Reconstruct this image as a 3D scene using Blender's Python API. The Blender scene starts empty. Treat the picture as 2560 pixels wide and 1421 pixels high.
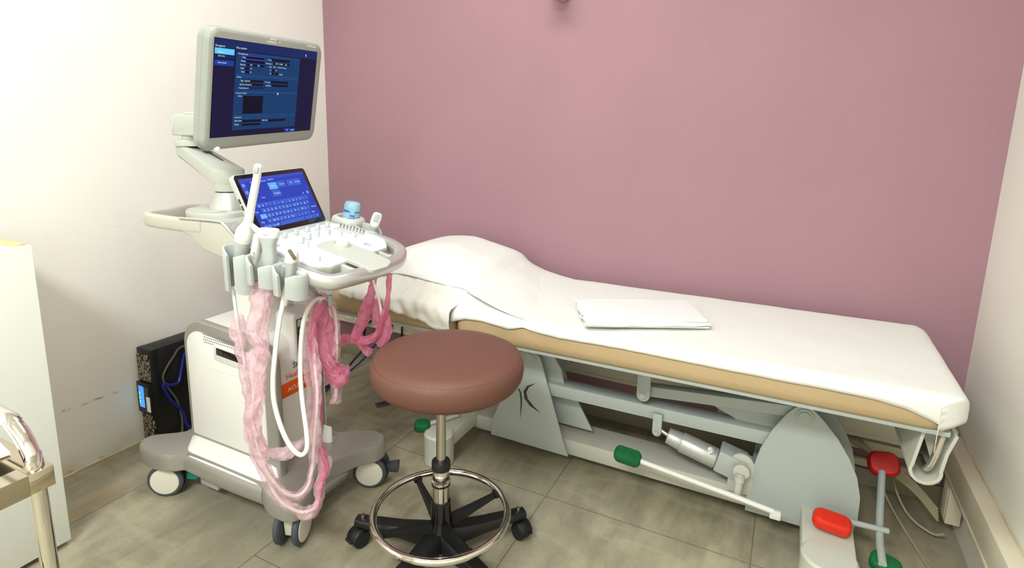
import bpy, bmesh, math, random
from mathutils import Vector, Matrix, noise as mnoise
random.seed(7)
SC = bpy.context.scene
COL = SC.collection
R = math.radians
# ---------------------------------------------------------------- camera
YAW, PITCH, ROLL, CAMH = -0.4559, 0.1862, 0.0234, 1.25
def cam_axes():
    cY, sY, cp, sp, cr, sr = math.cos(YAW), math.sin(YAW), math.cos(PITCH), math.sin(PITCH), math.cos(ROLL), math.sin(ROLL)
    F = Vector((sY*cp, cY*cp, -sp)); r0 = Vector((cY, -sY, 0)); u0 = r0.cross(F)
    return cr*r0 + sr*u0, -sr*r0 + cr*u0, F
cR, cU, cF = cam_axes()
cd = bpy.data.cameras.new('camera'); cam = bpy.data.objects.new('camera', cd); COL.objects.link(cam)
cam.matrix_world = Matrix(((cR.x, cU.x, -cF.x, 0), (cR.y, cU.y, -cF.y, 0), (cR.z, cU.z, -cF.z, CAMH), (0, 0, 0, 1)))
cd.sensor_width = 36; cd.lens = 36*1424.94/2560
cd.shift_x = 0.0; cd.shift_y = -(710.5-573.87)/2560
cd.clip_start = 0.02
SC.camera = cam
# ---------------------------------------------------------------- light and exposure
SC.view_settings.view_transform = 'Standard'; SC.view_settings.look = 'None'
SC.view_settings.exposure = 0.0; SC.view_settings.gamma = 1.0
SC.view_settings.use_curve_mapping = False
W = bpy.data.worlds.new('world'); SC.world = W; W.use_nodes = True
W.node_tree.nodes['Background'].inputs[0].default_value = (0.9, 0.95, 1, 1)
W.node_tree.nodes['Background'].inputs[1].default_value = 0.25
def area(name, loc, sx, sy, power, col=(1, 0.97, 0.92), rot=(0, 0, 0)):
    l = bpy.data.lights.new(name, 'AREA'); l.shape = 'RECTANGLE'; l.size = sx; l.size_y = sy; l.energy = power; l.color = col
    o = bpy.data.objects.new(name, l); COL.objects.link(o); o.location = loc; o.rotation_euler = rot
    return o
ROOM_H = 2.6
area('ceiling_light', (-0.95, 1.15, ROOM_H-0.04), 1.2, 0.6, 23, (0.955, 0.993, 0.985))
area('ceiling_light', (-0.55, -0.95, ROOM_H-0.04), 1.2, 0.6, 96, (0.955, 0.993, 0.985))
# ---------------------------------------------------------------- materials
def s2l(c):
    return tuple(((v/255)/12.92 if v/255 <= 0.04045 else ((v/255+0.055)/1.055)**2.4) for v in c)
MATS = {}
def mat(name, rgb, rough=0.5, metal=0.0, emit=0.0, var=0.0, vscale=8.0, bump=0.0, bscale=200.0, alpha=1.0, trans=0.0, sheen=0.0, coat=0.0, spec=0.5, ior=1.45, sss=0.0):
    m = bpy.data.materials.new(name); m.use_nodes = True; nt = m.node_tree; b = nt.nodes['Principled BSDF']
    c = s2l(rgb); col = (*c, 1)
    b.inputs['Base Color'].default_value = col; b.inputs['Roughness'].default_value = rough; b.inputs['Metallic'].default_value = metal
    b.inputs['Specular IOR Level'].default_value = spec; b.inputs['IOR'].default_value = ior
    b.inputs['Alpha'].default_value = alpha; b.inputs['Transmission Weight'].default_value = trans
    b.inputs['Sheen Weight'].default_value = sheen; b.inputs['Coat Weight'].default_value = coat
    if emit:
        b.inputs['Emission Color'].default_value = col; b.inputs['Emission Strength'].default_value = emit
    tc = nt.nodes.new('ShaderNodeTexCoord')
    if var:
        n = nt.nodes.new('ShaderNodeTexNoise'); n.inputs['Scale'].default_value = vscale; n.inputs['Detail'].default_value = 5
        nt.links.new(tc.outputs['Object'], n.inputs['Vector'])
        r = nt.nodes.new('ShaderNodeMapRange'); r.inputs['From Min'].default_value = 0.3; r.inputs['From Max'].default_value = 0.7
        r.inputs['To Min'].default_value = 1-var; r.inputs['To Max'].default_value = 1+var
        nt.links.new(n.outputs['Fac'], r.inputs['Value'])
        mx = nt.nodes.new('ShaderNodeMix'); mx.data_type = 'RGBA'; mx.blend_type = 'MULTIPLY'; mx.inputs['Factor'].default_value = 1
        mx.inputs['A'].default_value = col
        nt.links.new(r.outputs['Result'], mx.inputs['B']); nt.links.new(mx.outputs['Result'], b.inputs['Base Color'])
    if bump:
        n = nt.nodes.new('ShaderNodeTexNoise'); n.inputs['Scale'].default_value = bscale; n.inputs['Detail'].default_value = 4
        nt.links.new(tc.outputs['Object'], n.inputs['Vector'])
        bp = nt.nodes.new('ShaderNodeBump'); bp.inputs['Strength'].default_value = bump; bp.inputs['Distance'].default_value = 0.002
        nt.links.new(n.outputs['Fac'], bp.inputs['Height']); nt.links.new(bp.outputs['Normal'], b.inputs['Normal'])
    MATS[name] = m
    return m
WHITE = mat('white_plastic', (229, 229, 224), 0.42, var=0.012, vscale=3)
CREAM = mat('cream_plastic', (222, 218, 203), 0.45, var=0.015)
LGREY = mat('light_grey_plastic', (188, 191, 182), 0.45, var=0.015)
BEZEL = mat('bezel_grey_plastic', (156, 160, 152), 0.42, var=0.01)
WARMG = mat('warm_grey_plastic', (194, 192, 181), 0.42, var=0.01)
MGREY = mat('grey_plastic', (178, 184, 180), 0.5, var=0.015)
ALU = mat('bare_aluminium', (200, 202, 200), 0.3, metal=0.5)
SILVER = mat('silver_paint', (172, 169, 162), 0.36, metal=0.45, var=0.01, bump=0.03, bscale=900)
BRIGHT = mat('satin_silver', (200, 200, 198), 0.3, metal=0.6)
CHROME = mat('chrome', (225, 222, 216), 0.07, metal=1.0)
STEEL = mat('brushed_steel', (190, 186, 176), 0.22, metal=1.0, bump=0.04, bscale=300)
BLACKP = mat('black_plastic', (24, 24, 25), 0.42, bump=0.05, bscale=700)
BLACKG = mat('black_gloss', (14, 13, 17), 0.12, coat=0.3)
DARKG = mat('dark_grey', (62, 64, 66), 0.5)
RUBBER = mat('grey_rubber', (72, 76, 84), 0.6)
TEAL = mat('teal_plastic', (10, 140, 120), 0.45)
BEDM = mat('bed_enamel', (176, 184, 180), 0.42, var=0.012, bump=0.04, bscale=900)
BEDM2 = mat('bed_enamel_light', (196, 196, 184), 0.45, var=0.012)
TAN = mat('tan_vinyl', (188, 164, 126), 0.42, var=0.03, vscale=6, bump=0.12, bscale=450)
SHEET = mat('white_cotton', (226, 227, 221), 0.85, bump=0.12, bscale=600, sheen=0.1)
CRUMP = mat('crumpled_cotton', (224, 222, 212), 0.85, var=0.04, vscale=14, bump=0.8, bscale=45, sheen=0.1)
TOWEL = mat('folded_cotton', (228, 229, 228), 0.9, bump=0.12, bscale=500)
BROWN = mat('brown_vinyl', (103, 67, 56), 0.55, var=0.04, vscale=5, bump=0.08, bscale=420)
GREEN = mat('green_rubber', (12, 100, 52), 0.5, var=0.2, vscale=30)
RED = mat('red_rubber', (186, 24, 20), 0.45, var=0.05, vscale=30)
ORED = mat('orange_red_rubber', (226, 48, 26), 0.42, var=0.05, vscale=30)
WCABLE = mat('white_cable', (232, 232, 226), 0.4)
GCABLE = mat('beige_cable', (176, 168, 138), 0.5)
BCABLE = mat('blue_cable', (26, 34, 130), 0.4)
KCABLE = mat('black_cable', (30, 29, 28), 0.45)
DUCT = mat('cream_duct', (224, 217, 194), 0.5, var=0.02, vscale=6)
ORANGE = mat('orange_label', (242, 92, 20), 0.45)
NAVY = mat('navy_ink', (40, 74, 110), 0.5)
OINK = mat('orange_ink', (232, 100, 50), 0.5)
WINK = mat('white_ink', (246, 244, 238), 0.5)
GINK = mat('grey_ink', (120, 122, 120), 0.6)
LAMIN = mat('white_laminate', (228, 230, 222), 0.4, var=0.01, vscale=2)
CHIP = mat('chipboard', (214, 190, 140), 0.8, var=0.15, vscale=120)
PAPER = mat('paper', (240, 238, 232), 0.8)
KNOB = mat('knob_grey', (196, 204, 206), 0.4)
GLOWK = mat('lit_key', (246, 248, 255), 0.4, emit=0.55)
GLOWB = mat('lit_blue_key', (170, 165, 255), 0.4, emit=0.5)
PANELW = mat('panel_white', (240, 242, 244), 0.4, var=0.008)
LEDW = mat('white_light', (240, 244, 255), 0.3, emit=2.0)
LEDG = mat('green_light', (90, 255, 60), 0.3, emit=1.6)
def emis(name, rgb, k=1.0):
    m = mat(name, (0, 0, 0), 0.5, spec=0.12); b = m.node_tree.nodes['Principled BSDF']
    b.inputs['Emission Color'].default_value = (*s2l(rgb), 1); b.inputs['Emission Strength'].default_value = k
    return m
SCR_BG = emis('screen_dark', (26, 24, 60), 0.9)
SCR_BAR = emis('screen_bar', (22, 44, 100), 0.9)
SCR_PANEL = emis('screen_panel', (20, 62, 112), 0.9)
SCR_MENU = emis('screen_menu', (24, 34, 92), 0.9)
SCR_FIELD = emis('screen_field', (14, 14, 36), 0.9)
SCR_BTN = emis('screen_button', (24, 66, 160), 0.9)
SCR_CYAN = emis('screen_cyan', (100, 206, 250), 1.0)
SCR_FOCUS = emis('screen_focus', (76, 72, 230), 1.0)
SCR_TEXT = emis('screen_text', (226, 238, 250), 1.0)
SCR_LINE = emis('screen_line', (40, 92, 148), 0.9)
TP_BG = emis('touch_blue', (52, 70, 186), 1.0)
TP_TOP = emis('touch_band', (66, 84, 200), 1.0)
TP_KEY = emis('touch_key', (70, 104, 210), 1.0)
TP_BTN = emis('touch_button', (66, 92, 196), 1.0)
TP_CY = emis('touch_cyan', (110, 180, 250), 1.0)
TP_TX = emis('touch_text', (210, 228, 255), 1.0)
UPS_LCD = emis('ups_lcd', (80, 150, 255), 1.3)
def film(name, rgb, alpha, rough=0.3):
    m = mat(name, rgb, rough, bump=0.5, bscale=90, spec=0.7); nt = m.node_tree; b = nt.nodes['Principled BSDF']
    b.inputs['Subsurface Weight'].default_value = 0.0
    tr = nt.nodes.new('ShaderNodeBsdfTranslucent'); tr.inputs['Color'].default_value = (*s2l(rgb), 1)
    tp = nt.nodes.new('ShaderNodeBsdfTransparent'); tp.inputs['Color'].default_value = (*[min(1, v**0.35) for v in s2l(rgb)], 1)
    m1 = nt.nodes.new('ShaderNodeMixShader'); m1.inputs[0].default_value = 0.4
    m2 = nt.nodes.new('ShaderNodeMixShader')
    n = nt.nodes.new('ShaderNodeTexNoise'); n.inputs['Scale'].default_value = 28; n.inputs['Detail'].default_value = 6
    tc = nt.nodes.new('ShaderNodeTexCoord'); nt.links.new(tc.outputs['Object'], n.inputs['Vector'])
    r = nt.nodes.new('ShaderNodeMapRange'); r.inputs['From Min'].default_value = 0.3; r.inputs['From Max'].default_value = 0.7
    r.inputs['To Min'].default_value = max(0, alpha-0.22); r.inputs['To Max'].default_value = min(1, alpha+0.22)
    nt.links.new(n.outputs['Fac'], r.inputs['Value'])
    nt.links.new(b.outputs[0], m1.inputs[1]); nt.links.new(tr.outputs[0], m1.inputs[2])
    nt.links.new(r.outputs['Result'], m2.inputs[0]); nt.links.new(tp.outputs[0], m2.inputs[1]); nt.links.new(m1.outputs[0], m2.inputs[2])
    nt.links.new(m2.outputs[0], nt.nodes['Material Output'].inputs[0])
    return m
PINK = film('pale_pink_film', (247, 222, 229), 0.40, 0.25)
PINKD = film('deep_pink_film', (241, 160, 190), 0.58, 0.25)
GEL = film('blue_gel', (186, 228, 242), 0.8, 0.15)
def gnodes(m):
    nt = m.node_tree; return nt, nt.nodes['Principled BSDF'], nt.nodes.new, nt.links.new
def mathn(nt, op, a, b=None, c=None):
    n = nt.nodes.new('ShaderNodeMath'); n.operation = op
    for i, v in enumerate((a, b, c)):
        if v is None: continue
        if isinstance(v, (int, float)): n.inputs[i].default_value = v
        else: nt.links.new(v, n.inputs[i])
    return n.outputs[0]
def mixc(nt, fac, a, b, blend='MIX'):
    n = nt.nodes.new('ShaderNodeMix'); n.data_type = 'RGBA'; n.blend_type = blend
    for k, v in (('Factor', fac), ('A', a), ('B', b)):
        if isinstance(v, (int, float)): n.inputs[k].default_value = v
        elif isinstance(v, tuple): n.inputs[k].default_value = (*v, 1)
        else: nt.links.new(v, n.inputs[k])
    return n.outputs['Result']
def noise_out(nt, scale, vec, detail=5, stretch=None, rough=0.5):
    n = nt.nodes.new('ShaderNodeTexNoise'); n.inputs['Scale'].default_value = scale; n.inputs['Detail'].default_value = detail; n.inputs['Roughness'].default_value = rough
    if stretch:
        mp = nt.nodes.new('ShaderNodeMapping'); mp.inputs['Scale'].default_value = stretch; nt.links.new(vec, mp.inputs['Vector']); vec = mp.outputs[0]
    nt.links.new(vec, n.inputs['Vector']); return n.outputs['Fac']
def ramp(nt, v, lo, hi, to0=0.0, to1=1.0):
    r = nt.nodes.new('ShaderNodeMapRange'); r.inputs['From Min'].default_value = lo; r.inputs['From Max'].default_value = hi
    r.inputs['To Min'].default_value = to0; r.inputs['To Max'].default_value = to1; nt.links.new(v, r.inputs['Value']); return r.outputs['Result']
def floor_mat():
    m = mat('stone_tiles', (150, 142, 116), 0.42); nt, b, new, link = gnodes(m)
    g = new('ShaderNodeNewGeometry'); pos = g.outputs['Position']; sx = new('ShaderNodeSeparateXYZ'); link(pos, sx.inputs[0])
    streak = noise_out(nt, 3.2, pos, 8, (2.2, 0.8, 1), 0.65); cloud = noise_out(nt, 1.7, pos, 4); fine = noise_out(nt, 60, pos, 4, (1, 2.5, 1))
    c = mixc(nt, ramp(nt, streak, 0.36, 0.66), s2l((134, 128, 106)), s2l((182, 174, 147)))
    c = mixc(nt, ramp(nt, cloud, 0.42, 0.7, 0, 0.55), c, s2l((150, 146, 132)))
    c = mixc(nt, ramp(nt, fine, 0.45, 0.75, 0, 0.22), c, s2l((118, 110, 88)))
    vn = noise_out(nt, 1.1, pos, 4, (1.9, 0.6, 1), 0.5); vein = ramp(nt, mathn(nt, 'ABSOLUTE', mathn(nt, 'SUBTRACT', vn, 0.5)), 0.0, 0.03, 0.26, 0)
    c = mixc(nt, vein, c, s2l((104, 98, 80)))
    vn2 = noise_out(nt, 1.5, pos, 4, (0.8, 2.2, 1), 0.5); vein2 = ramp(nt, mathn(nt, 'ABSOLUTE', mathn(nt, 'SUBTRACT', vn2, 0.47)), 0.0, 0.03, 0.25, 0)
    c = mixc(nt, vein2, c, s2l((190, 184, 160)))
    rust = noise_out(nt, 9, pos, 5)
    near = mathn(nt, 'MULTIPLY', ramp(nt, sx.outputs['X'], -1.75, -1.98), ramp(nt, sx.outputs['Y'], 1.12, 0.92))
    c = mixc(nt, mathn(nt, 'MULTIPLY', ramp(nt, rust, 0.55, 0.72, 0, 0.55), near), c, s2l((176, 140, 66)))
    line = None
    for ax, vals in (('X', (0.003, -0.644, -1.285, -1.888)), ('Y', (1.622, 0.978, 0.334, -0.31, -0.955, -1.6))):
        for v in vals:
            d = mathn(nt, 'ABSOLUTE', mathn(nt, 'SUBTRACT', sx.outputs[ax], v))
            k = ramp(nt, d, 0.0012, 0.0026, 1, 0)
            if ax == 'Y': k = mathn(nt, 'MULTIPLY', k, mathn(nt, 'GREATER_THAN', sx.outputs['X'], -1.285))
            line = k if line is None else mathn(nt, 'MAXIMUM', line, k)
    c = mixc(nt, mathn(nt, 'MULTIPLY', line, 0.6), c, s2l((88, 80, 66)))
    link(c, b.inputs['Base Color'])
    bp = new('ShaderNodeBump'); bp.inputs['Strength'].default_value = 0.25; bp.inputs['Distance'].default_value = 0.003
    h = mathn(nt, 'SUBTRACT', mathn(nt, 'MULTIPLY', fine, 0.35), line); link(h, bp.inputs['Height']); link(bp.outputs[0], b.inputs['Normal'])
    return m
def wall_mat(name, rgb, marks=False, tex=0.25):
    m = mat(name, rgb, 0.75, spec=0.3); nt, b, new, link = gnodes(m)
    g = new('ShaderNodeNewGeometry'); pos = g.outputs['Position']
    cl = noise_out(nt, 2.2, pos, 6); fi = noise_out(nt, 220, pos, 3)
    c = mixc(nt, ramp(nt, cl, 0.35, 0.7), tuple(v*0.97 for v in s2l(rgb)), tuple(min(1, v*1.025) for v in s2l(rgb)))
    if marks:
        sx = new('ShaderNodeSeparateXYZ'); link(pos, sx.inputs[0])
        wob = noise_out(nt, 30, pos, 4)
        for z0, y0, y1, wd, k, slope in ((0.238, 0.86, 1.16, 0.006, 0.75, -0.05), (0.842, 0.86, 1.36, 0.002, 0.14, 0.04), (0.009, 0.88, 1.12, 0.006, 0.6, 0.0)):
            zz = mathn(nt, 'ADD', sx.outputs['Z'], mathn(nt, 'MULTIPLY', mathn(nt, 'SUBTRACT', wob, 0.5), 0.022))
            zz = mathn(nt, 'SUBTRACT', zz, mathn(nt, 'MULTIPLY', mathn(nt, 'SUBTRACT', sx.outputs['Y'], 1.0), slope))
            d = mathn(nt, 'ABSOLUTE', mathn(nt, 'SUBTRACT', zz, z0))
            mk = mathn(nt, 'MULTIPLY', ramp(nt, d, wd*0.3, wd, 1, 0), ramp(nt, noise_out(nt, 24, pos, 6, (1, 1, 0.4)), 0.47, 0.6))
            mk = mathn(nt, 'MULTIPLY', mk, mathn(nt, 'MULTIPLY', ramp(nt, sx.outputs['Y'], y0, y0+0.05), ramp(nt, sx.outputs['Y'], y1, y1-0.08)))
            c = mixc(nt, mathn(nt, 'MULTIPLY', mk, k), c, s2l((120, 116, 104)))
        st = mathn(nt, 'MULTIPLY', ramp(nt, sx.outputs['Z'], 0.09, 0.0), ramp(nt, noise_out(nt, 7, pos, 5), 0.4, 0.7, 0.1, 0.7))
        c = mixc(nt, st, c, s2l((196, 184, 138)))
    link(c, b.inputs['Base Color'])
    bp = new('ShaderNodeBump'); bp.inputs['Strength'].default_value = tex; bp.inputs['Distance'].default_value = 0.001
    link(fi, bp.inputs['Height']); link(bp.outputs[0], b.inputs['Normal'])
    return m
# ---------------------------------------------------------------- mesh helpers
class MB:
    def __init__(s): s.v = []; s.f = []
    def add(s, vs, fs, M=None):
        o = len(s.v)
        s.v += [tuple(M @ Vector(p)) if M is not None else tuple(p) for p in vs]
        s.f += [tuple(i+o for i in f) for f in fs]; return s
    def bm(s, b, M=None):
        b.verts.index_update(); s.add([v.co[:] for v in b.verts], [[v.index for v in f.verts] for f in b.faces], M); b.free(); return s
    def box(s, c, d, bev=0.0, M=None, seg=2):
        b = bmesh.new(); bmesh.ops.create_cube(b, size=1)
        for v in b.verts: v.co = Vector((v.co.x*d[0]+c[0], v.co.y*d[1]+c[1], v.co.z*d[2]+c[2]))
        if bev: bmesh.ops.bevel(b, geom=b.edges[:], offset=min(bev, min(d)*0.49), segments=seg, profile=0.5, affect='EDGES')
        return s.bm(b, M)
    def prism(s, poly, d0, d1, axis='z', M=None, bev=0.0, seg=2):
        # poly in the two other axes (x: (y,z), y: (x,z), z: (x,y))
        def P(p, d): return {'z': (p[0], p[1], d), 'y': (p[0], d, p[1]), 'x': (d, p[0], p[1])}[axis]
        b = bmesh.new(); n = len(poly)
        lo = [b.verts.new(P(p, d0)) for p in poly]; hi = [b.verts.new(P(p, d1)) for p in poly]
        b.faces.new(lo); b.faces.new(hi)
        for i in range(n): b.faces.new((lo[i], lo[(i+1) % n], hi[(i+1) % n], hi[i]))
        bmesh.ops.recalc_face_normals(b, faces=b.faces[:])
        if bev:
            es = [e for e in b.edges if (e.verts[0] in lo and e.verts[1] in lo) or (e.verts[0] in hi and e.verts[1] in hi)]
            bmesh.ops.bevel(b, geom=es, offset=bev, segments=seg, profile=0.5, affect='EDGES')
        return s.bm(b, M)
    def lathe(s, prof, n=32, M=None, cap=True, a0=0, a1=2*math.pi):
        vs = []; fs = []; m = len(prof); full = abs(a1-a0-2*math.pi) < 1e-6; cnt = n if full else n+1
        for k in range(cnt):
            a = a0+(a1-a0)*k/n
            for r, z in prof: vs.append((r*math.cos(a), r*math.sin(a), z))
        for k in range(n):
            k2 = (k+1) % cnt
            for i in range(m-1): fs.append((k*m+i, k2*m+i, k2*m+i+1, k*m+i+1))
        if cap and full:
            if prof[0][0] > 1e-6: fs.append(tuple(k*m for k in range(n))[::-1])
            if prof[-1][0] > 1e-6: fs.append(tuple(k*m+m-1 for k in range(n)))
        return s.add(vs, fs, M)
    def cyl(s, p0, p1, r0, r1=None, n=24, bev=0.0):
        p0 = Vector(p0); p1 = Vector(p1); d = p1-p0; L = d.length; r1 = r0 if r1 is None else r1
        M = Matrix.Translation(p0) @ d.to_track_quat('Z', 'Y').to_matrix().to_4x4()
        pr = [(r0, 0), (r1, L)] if not bev else [(r0-bev, 0), (r0-bev*0.3, bev*0.3), (r0, bev), (r1, L-bev), (r1-bev*0.3, L-bev*0.3), (r1-bev, L)]
        return s.lathe(pr, n, M)
    def tube(s, pts, r, n=10, sub=4, closed=False, sec=None, up=None, jit=0.0, cap=True, seed=0):
        # sweep; r number or per point list; sec optional (w, h) half sizes superellipse; jit crumples
        P = smooth(pts, sub, closed); N = len(P)
        rr = [r]*N if isinstance(r, (int, float)) else [lerp_list(r, i/(N-1)) for i in range(N)]
        vs = []; fs = []; prev = Vector(up) if up else None
        for i in range(N):
            t = (P[(i+1) % N]-P[i-1]) if closed else (P[min(i+1, N-1)]-P[max(i-1, 0)])
            t.normalize()
            if prev is None: prev = t.orthogonal()
            if up: a = Vector(up)
            else: a = prev
            nrm = (a-t*a.dot(t))
            if nrm.length < 1e-6: nrm = t.orthogonal()
            nrm.normalize(); prev = nrm; bi = t.cross(nrm)
            for k in range(n):
                an = 2*math.pi*k/n; c, q = math.cos(an), math.sin(an)
                if sec:
                    e = sec[2] if len(sec) > 2 else 0.6
                    x = math.copysign(abs(c)**e, c)*sec[0]; y = math.copysign(abs(q)**e, q)*sec[1]
                else: x, y = c*rr[i], q*rr[i]
                if jit:
                    w = Vector((P[i].x*40+c*1.3+seed*7, P[i].y*40+q*1.3, P[i].z*40))
                    w2 = Vector((P[i].x*120+c*2+seed*3, P[i].y*120+q*2, P[i].z*120))
                    f = 1+jit*(mnoise.noise(w)*1.3+mnoise.noise(w2)*0.7); x *= f; y *= f
                vs.append(P[i]+bi*x+nrm*y)
        for i in range(N if closed else N-1):
            j = (i+1) % N
            for k in range(n): fs.append((i*n+k, i*n+(k+1) % n, j*n+(k+1) % n, j*n+k))
        if cap and not closed:
            fs.append(tuple(range(n))[::-1]); fs.append(tuple((N-1)*n+k for k in range(n)))
        return s.add(vs, fs)
    def film(s, pts, radii, seed=0, sub=9, n=22):
        P = smooth(pts, sub); N = len(P); prev = None; vs = []; fs = []
        nz = lambda a, b, c: mnoise.noise(Vector((a+seed*13.7, b, c)))
        L = 0.0
        for i in range(N):
            t = (P[min(i+1, N-1)]-P[max(i-1, 0)]).normalized()
            if prev is None: prev = t.orthogonal()
            nrm = (prev-t*prev.dot(t)).normalized(); prev = nrm; bi = t.cross(nrm)
            if i: L += (P[i]-P[i-1]).length
            r = lerp_list(radii, i/(N-1)); tw = 2.2*nz(L*7, 1.5, 0); fl = 0.62+0.3*nz(L*16, 4.1, 2)
            off = (bi*nz(L*28, 9, 1)+nrm*nz(L*28, 3, 7))*r*0.30
            for k in range(n):
                a = 2*math.pi*k/n; c, q = math.cos(a), math.sin(a)
                f = 1+0.34*nz(c*1.8, q*1.8, L*42)+0.22*nz(c*4.2+5, q*4.2, L*75)
                x, y = c*r*f*1.12, q*r*f*fl
                x, y = x*math.cos(tw)-y*math.sin(tw), x*math.sin(tw)+y*math.cos(tw)
                vs.append(P[i]+off+bi*x+nrm*y+t*(0.35*r*nz(c*2, q*2, L*70+3)))
        for i in range(N-1):
            for k in range(n): fs.append((i*n+k, i*n+(k+1) % n, (i+1)*n+(k+1) % n, (i+1)*n+k))
        return s.add(vs, fs)
    def loft(s, secs, M=None, cap=True):
        n = len(secs[0]); vs = [p for q in secs for p in q]; fs = []
        for i in range(len(secs)-1):
            for k in range(n): fs.append((i*n+k, i*n+(k+1) % n, (i+1)*n+(k+1) % n, (i+1)*n+k))
        if cap: fs.append(tuple(range(n))[::-1]); fs.append(tuple((len(secs)-1)*n+k for k in range(n)))
        return s.add(vs, fs, M)
    def grid(s, fn, nu, nv):
        vs = [fn(i/nu, j/nv) for i in range(nu+1) for j in range(nv+1)]; w = nv+1
        fs = [(i*w+j, (i+1)*w+j, (i+1)*w+j+1, i*w+j+1) for i in range(nu) for j in range(nv)]
        return s.add(vs, fs)
    def ball(s, c, r, M=None, sc=(1, 1, 1), n=20):
        b = bmesh.new(); bmesh.ops.create_uvsphere(b, u_segments=n, v_segments=n//2+2, radius=r)
        for v in b.verts: v.co = Vector((v.co.x*sc[0], v.co.y*sc[1], v.co.z*sc[2]))+Vector(c)
        return s.bm(b, M)
    def text(s, body, size, M, align='LEFT', th=0.0):
        vs, fs = glyphs(body, align, th/size if size else 0)
        return s.add([(x*size, y*size, z*size) for x, y, z in vs], fs, M)
GC = {}
def glyphs(body, align, th):
    key = (body, align, round(th, 4))
    if key not in GC:
        cu = bpy.data.curves.new('t', 'FONT'); cu.body = body; cu.size = 1; cu.align_x = align; cu.extrude = th/2; cu.resolution_u = 2
        o = bpy.data.objects.new('t', cu); COL.objects.link(o); bpy.context.view_layer.update()
        me = o.evaluated_get(bpy.context.evaluated_depsgraph_get()).to_mesh()
        GC[key] = ([v.co[:] for v in me.vertices], [tuple(p.vertices) for p in me.polygons])
        bpy.data.objects.remove(o); bpy.data.curves.remove(cu)
    return GC[key]
def lerp_list(L, t):
    x = t*(len(L)-1); i = min(int(x), len(L)-2); return L[i]+(L[i+1]-L[i])*(x-i)
def smooth(pts, sub, closed=False):
    P = [Vector(p) for p in pts]; N = len(P)
    if sub <= 1 or N < 3: return P
    out = []
    for i in range(N if closed else N-1):
        p0 = P[i-1] if (closed or i > 0) else P[0]*2-P[1]
        p1 = P[i]; p2 = P[(i+1) % N]; p3 = P[(i+2) % N] if (closed or i+2 < N) else P[-1]*2-P[-2]
        for k in range(sub):
            t = k/sub
            out.append(0.5*((2*p1)+(p2-p0)*t+(2*p0-5*p1+4*p2-p3)*t*t+(3*p1-p0-3*p2+p3)*t**3))
    if not closed: out.append(P[-1])
    return out
def rpoly(pts, rad, n=6):
    # polygon with rounded corners
    out = []; N = len(pts); rad = [rad]*N if isinstance(rad, (int, float)) else rad
    for i in range(N):
        p = Vector(pts[i]); a = (Vector(pts[i-1])-p); b = (Vector(pts[(i+1) % N])-p); r = rad[i]
        if r <= 0: out.append(tuple(p)); continue
        la, lb = a.length, b.length; a.normalize(); b.normalize(); ang = a.angle(b)
        d = min(r/math.tan(ang/2), la*0.49, lb*0.49); r2 = d*math.tan(ang/2)
        if d < 1e-4 or ang > 3.1: out.append(tuple(p)); continue
        c = p+(a+b).normalized()*(r2/math.sin(ang/2)); s0 = p+a*d-c; s1 = p+b*d-c
        full = s0.angle_signed(s1)
        for k in range(n+1):
            v = s0.copy(); v.rotate(Matrix.Rotation(-full*k/n, 2)) ; out.append(tuple(c+v))
    return out
def rrect(x0, x1, y0, y1, r, n=6): return rpoly([(x0, y0), (x1, y0), (x1, y1), (x0, y1)], r, n)
ROOTLOC = {}
def root_of(o):
    while o.parent: o = o.parent
    return o
def obj(name, mb, material, parent=None, bevel=0.0, seg=2, sub=0, ang=38, solid=0.0, kind=None, label=None):
    off = Vector(ROOTLOC.get(root_of(parent).name, (0, 0, 0))) if parent else Vector((0, 0, 0))
    me = bpy.data.meshes.new(name); me.from_pydata([tuple(Vector(v)-off) for v in mb.v], [], mb.f); me.validate()
    b = bmesh.new(); b.from_mesh(me); bmesh.ops.remove_doubles(b, verts=b.verts, dist=1e-6); bmesh.ops.recalc_face_normals(b, faces=b.faces[:]); b.to_mesh(me); b.free()
    if ang: 
        me.shade_smooth(); me.set_sharp_from_angle(angle=R(ang))
    me.materials.append(material)
    o = bpy.data.objects.new(name, me); COL.objects.link(o)
    if parent: o.parent = parent
    if solid:
        m = o.modifiers.new('s', 'SOLIDIFY'); m.thickness = solid; m.offset = 0
    if bevel:
        m = o.modifiers.new('b', 'BEVEL'); m.width = bevel; m.segments = seg; m.limit_method = 'ANGLE'; m.angle_limit = R(35); m.use_clamp_overlap = True
    if sub:
        m = o.modifiers.new('sub', 'SUBSURF'); m.levels = sub; m.render_levels = sub
    if kind: o['kind'] = kind
    if label: o['label'] = label
    return o
def tag(o, label, cat, group=None):
    o['label'] = label; o['category'] = cat
    if group: o['group'] = group
    return o
def thing(name, label, cat, loc, group=None):
    o = bpy.data.objects.new(name, None); COL.objects.link(o); o.location = loc; o.empty_display_size = 0.05
    ROOTLOC[o.name] = tuple(loc); return tag(o, label, cat, group)
def struct(name, mb, m, **k): return obj(name, mb, m, kind='structure', **k)
T3 = Matrix.Translation
def RZ(d): return Matrix.Rotation(R(d), 4, 'Z')
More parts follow.
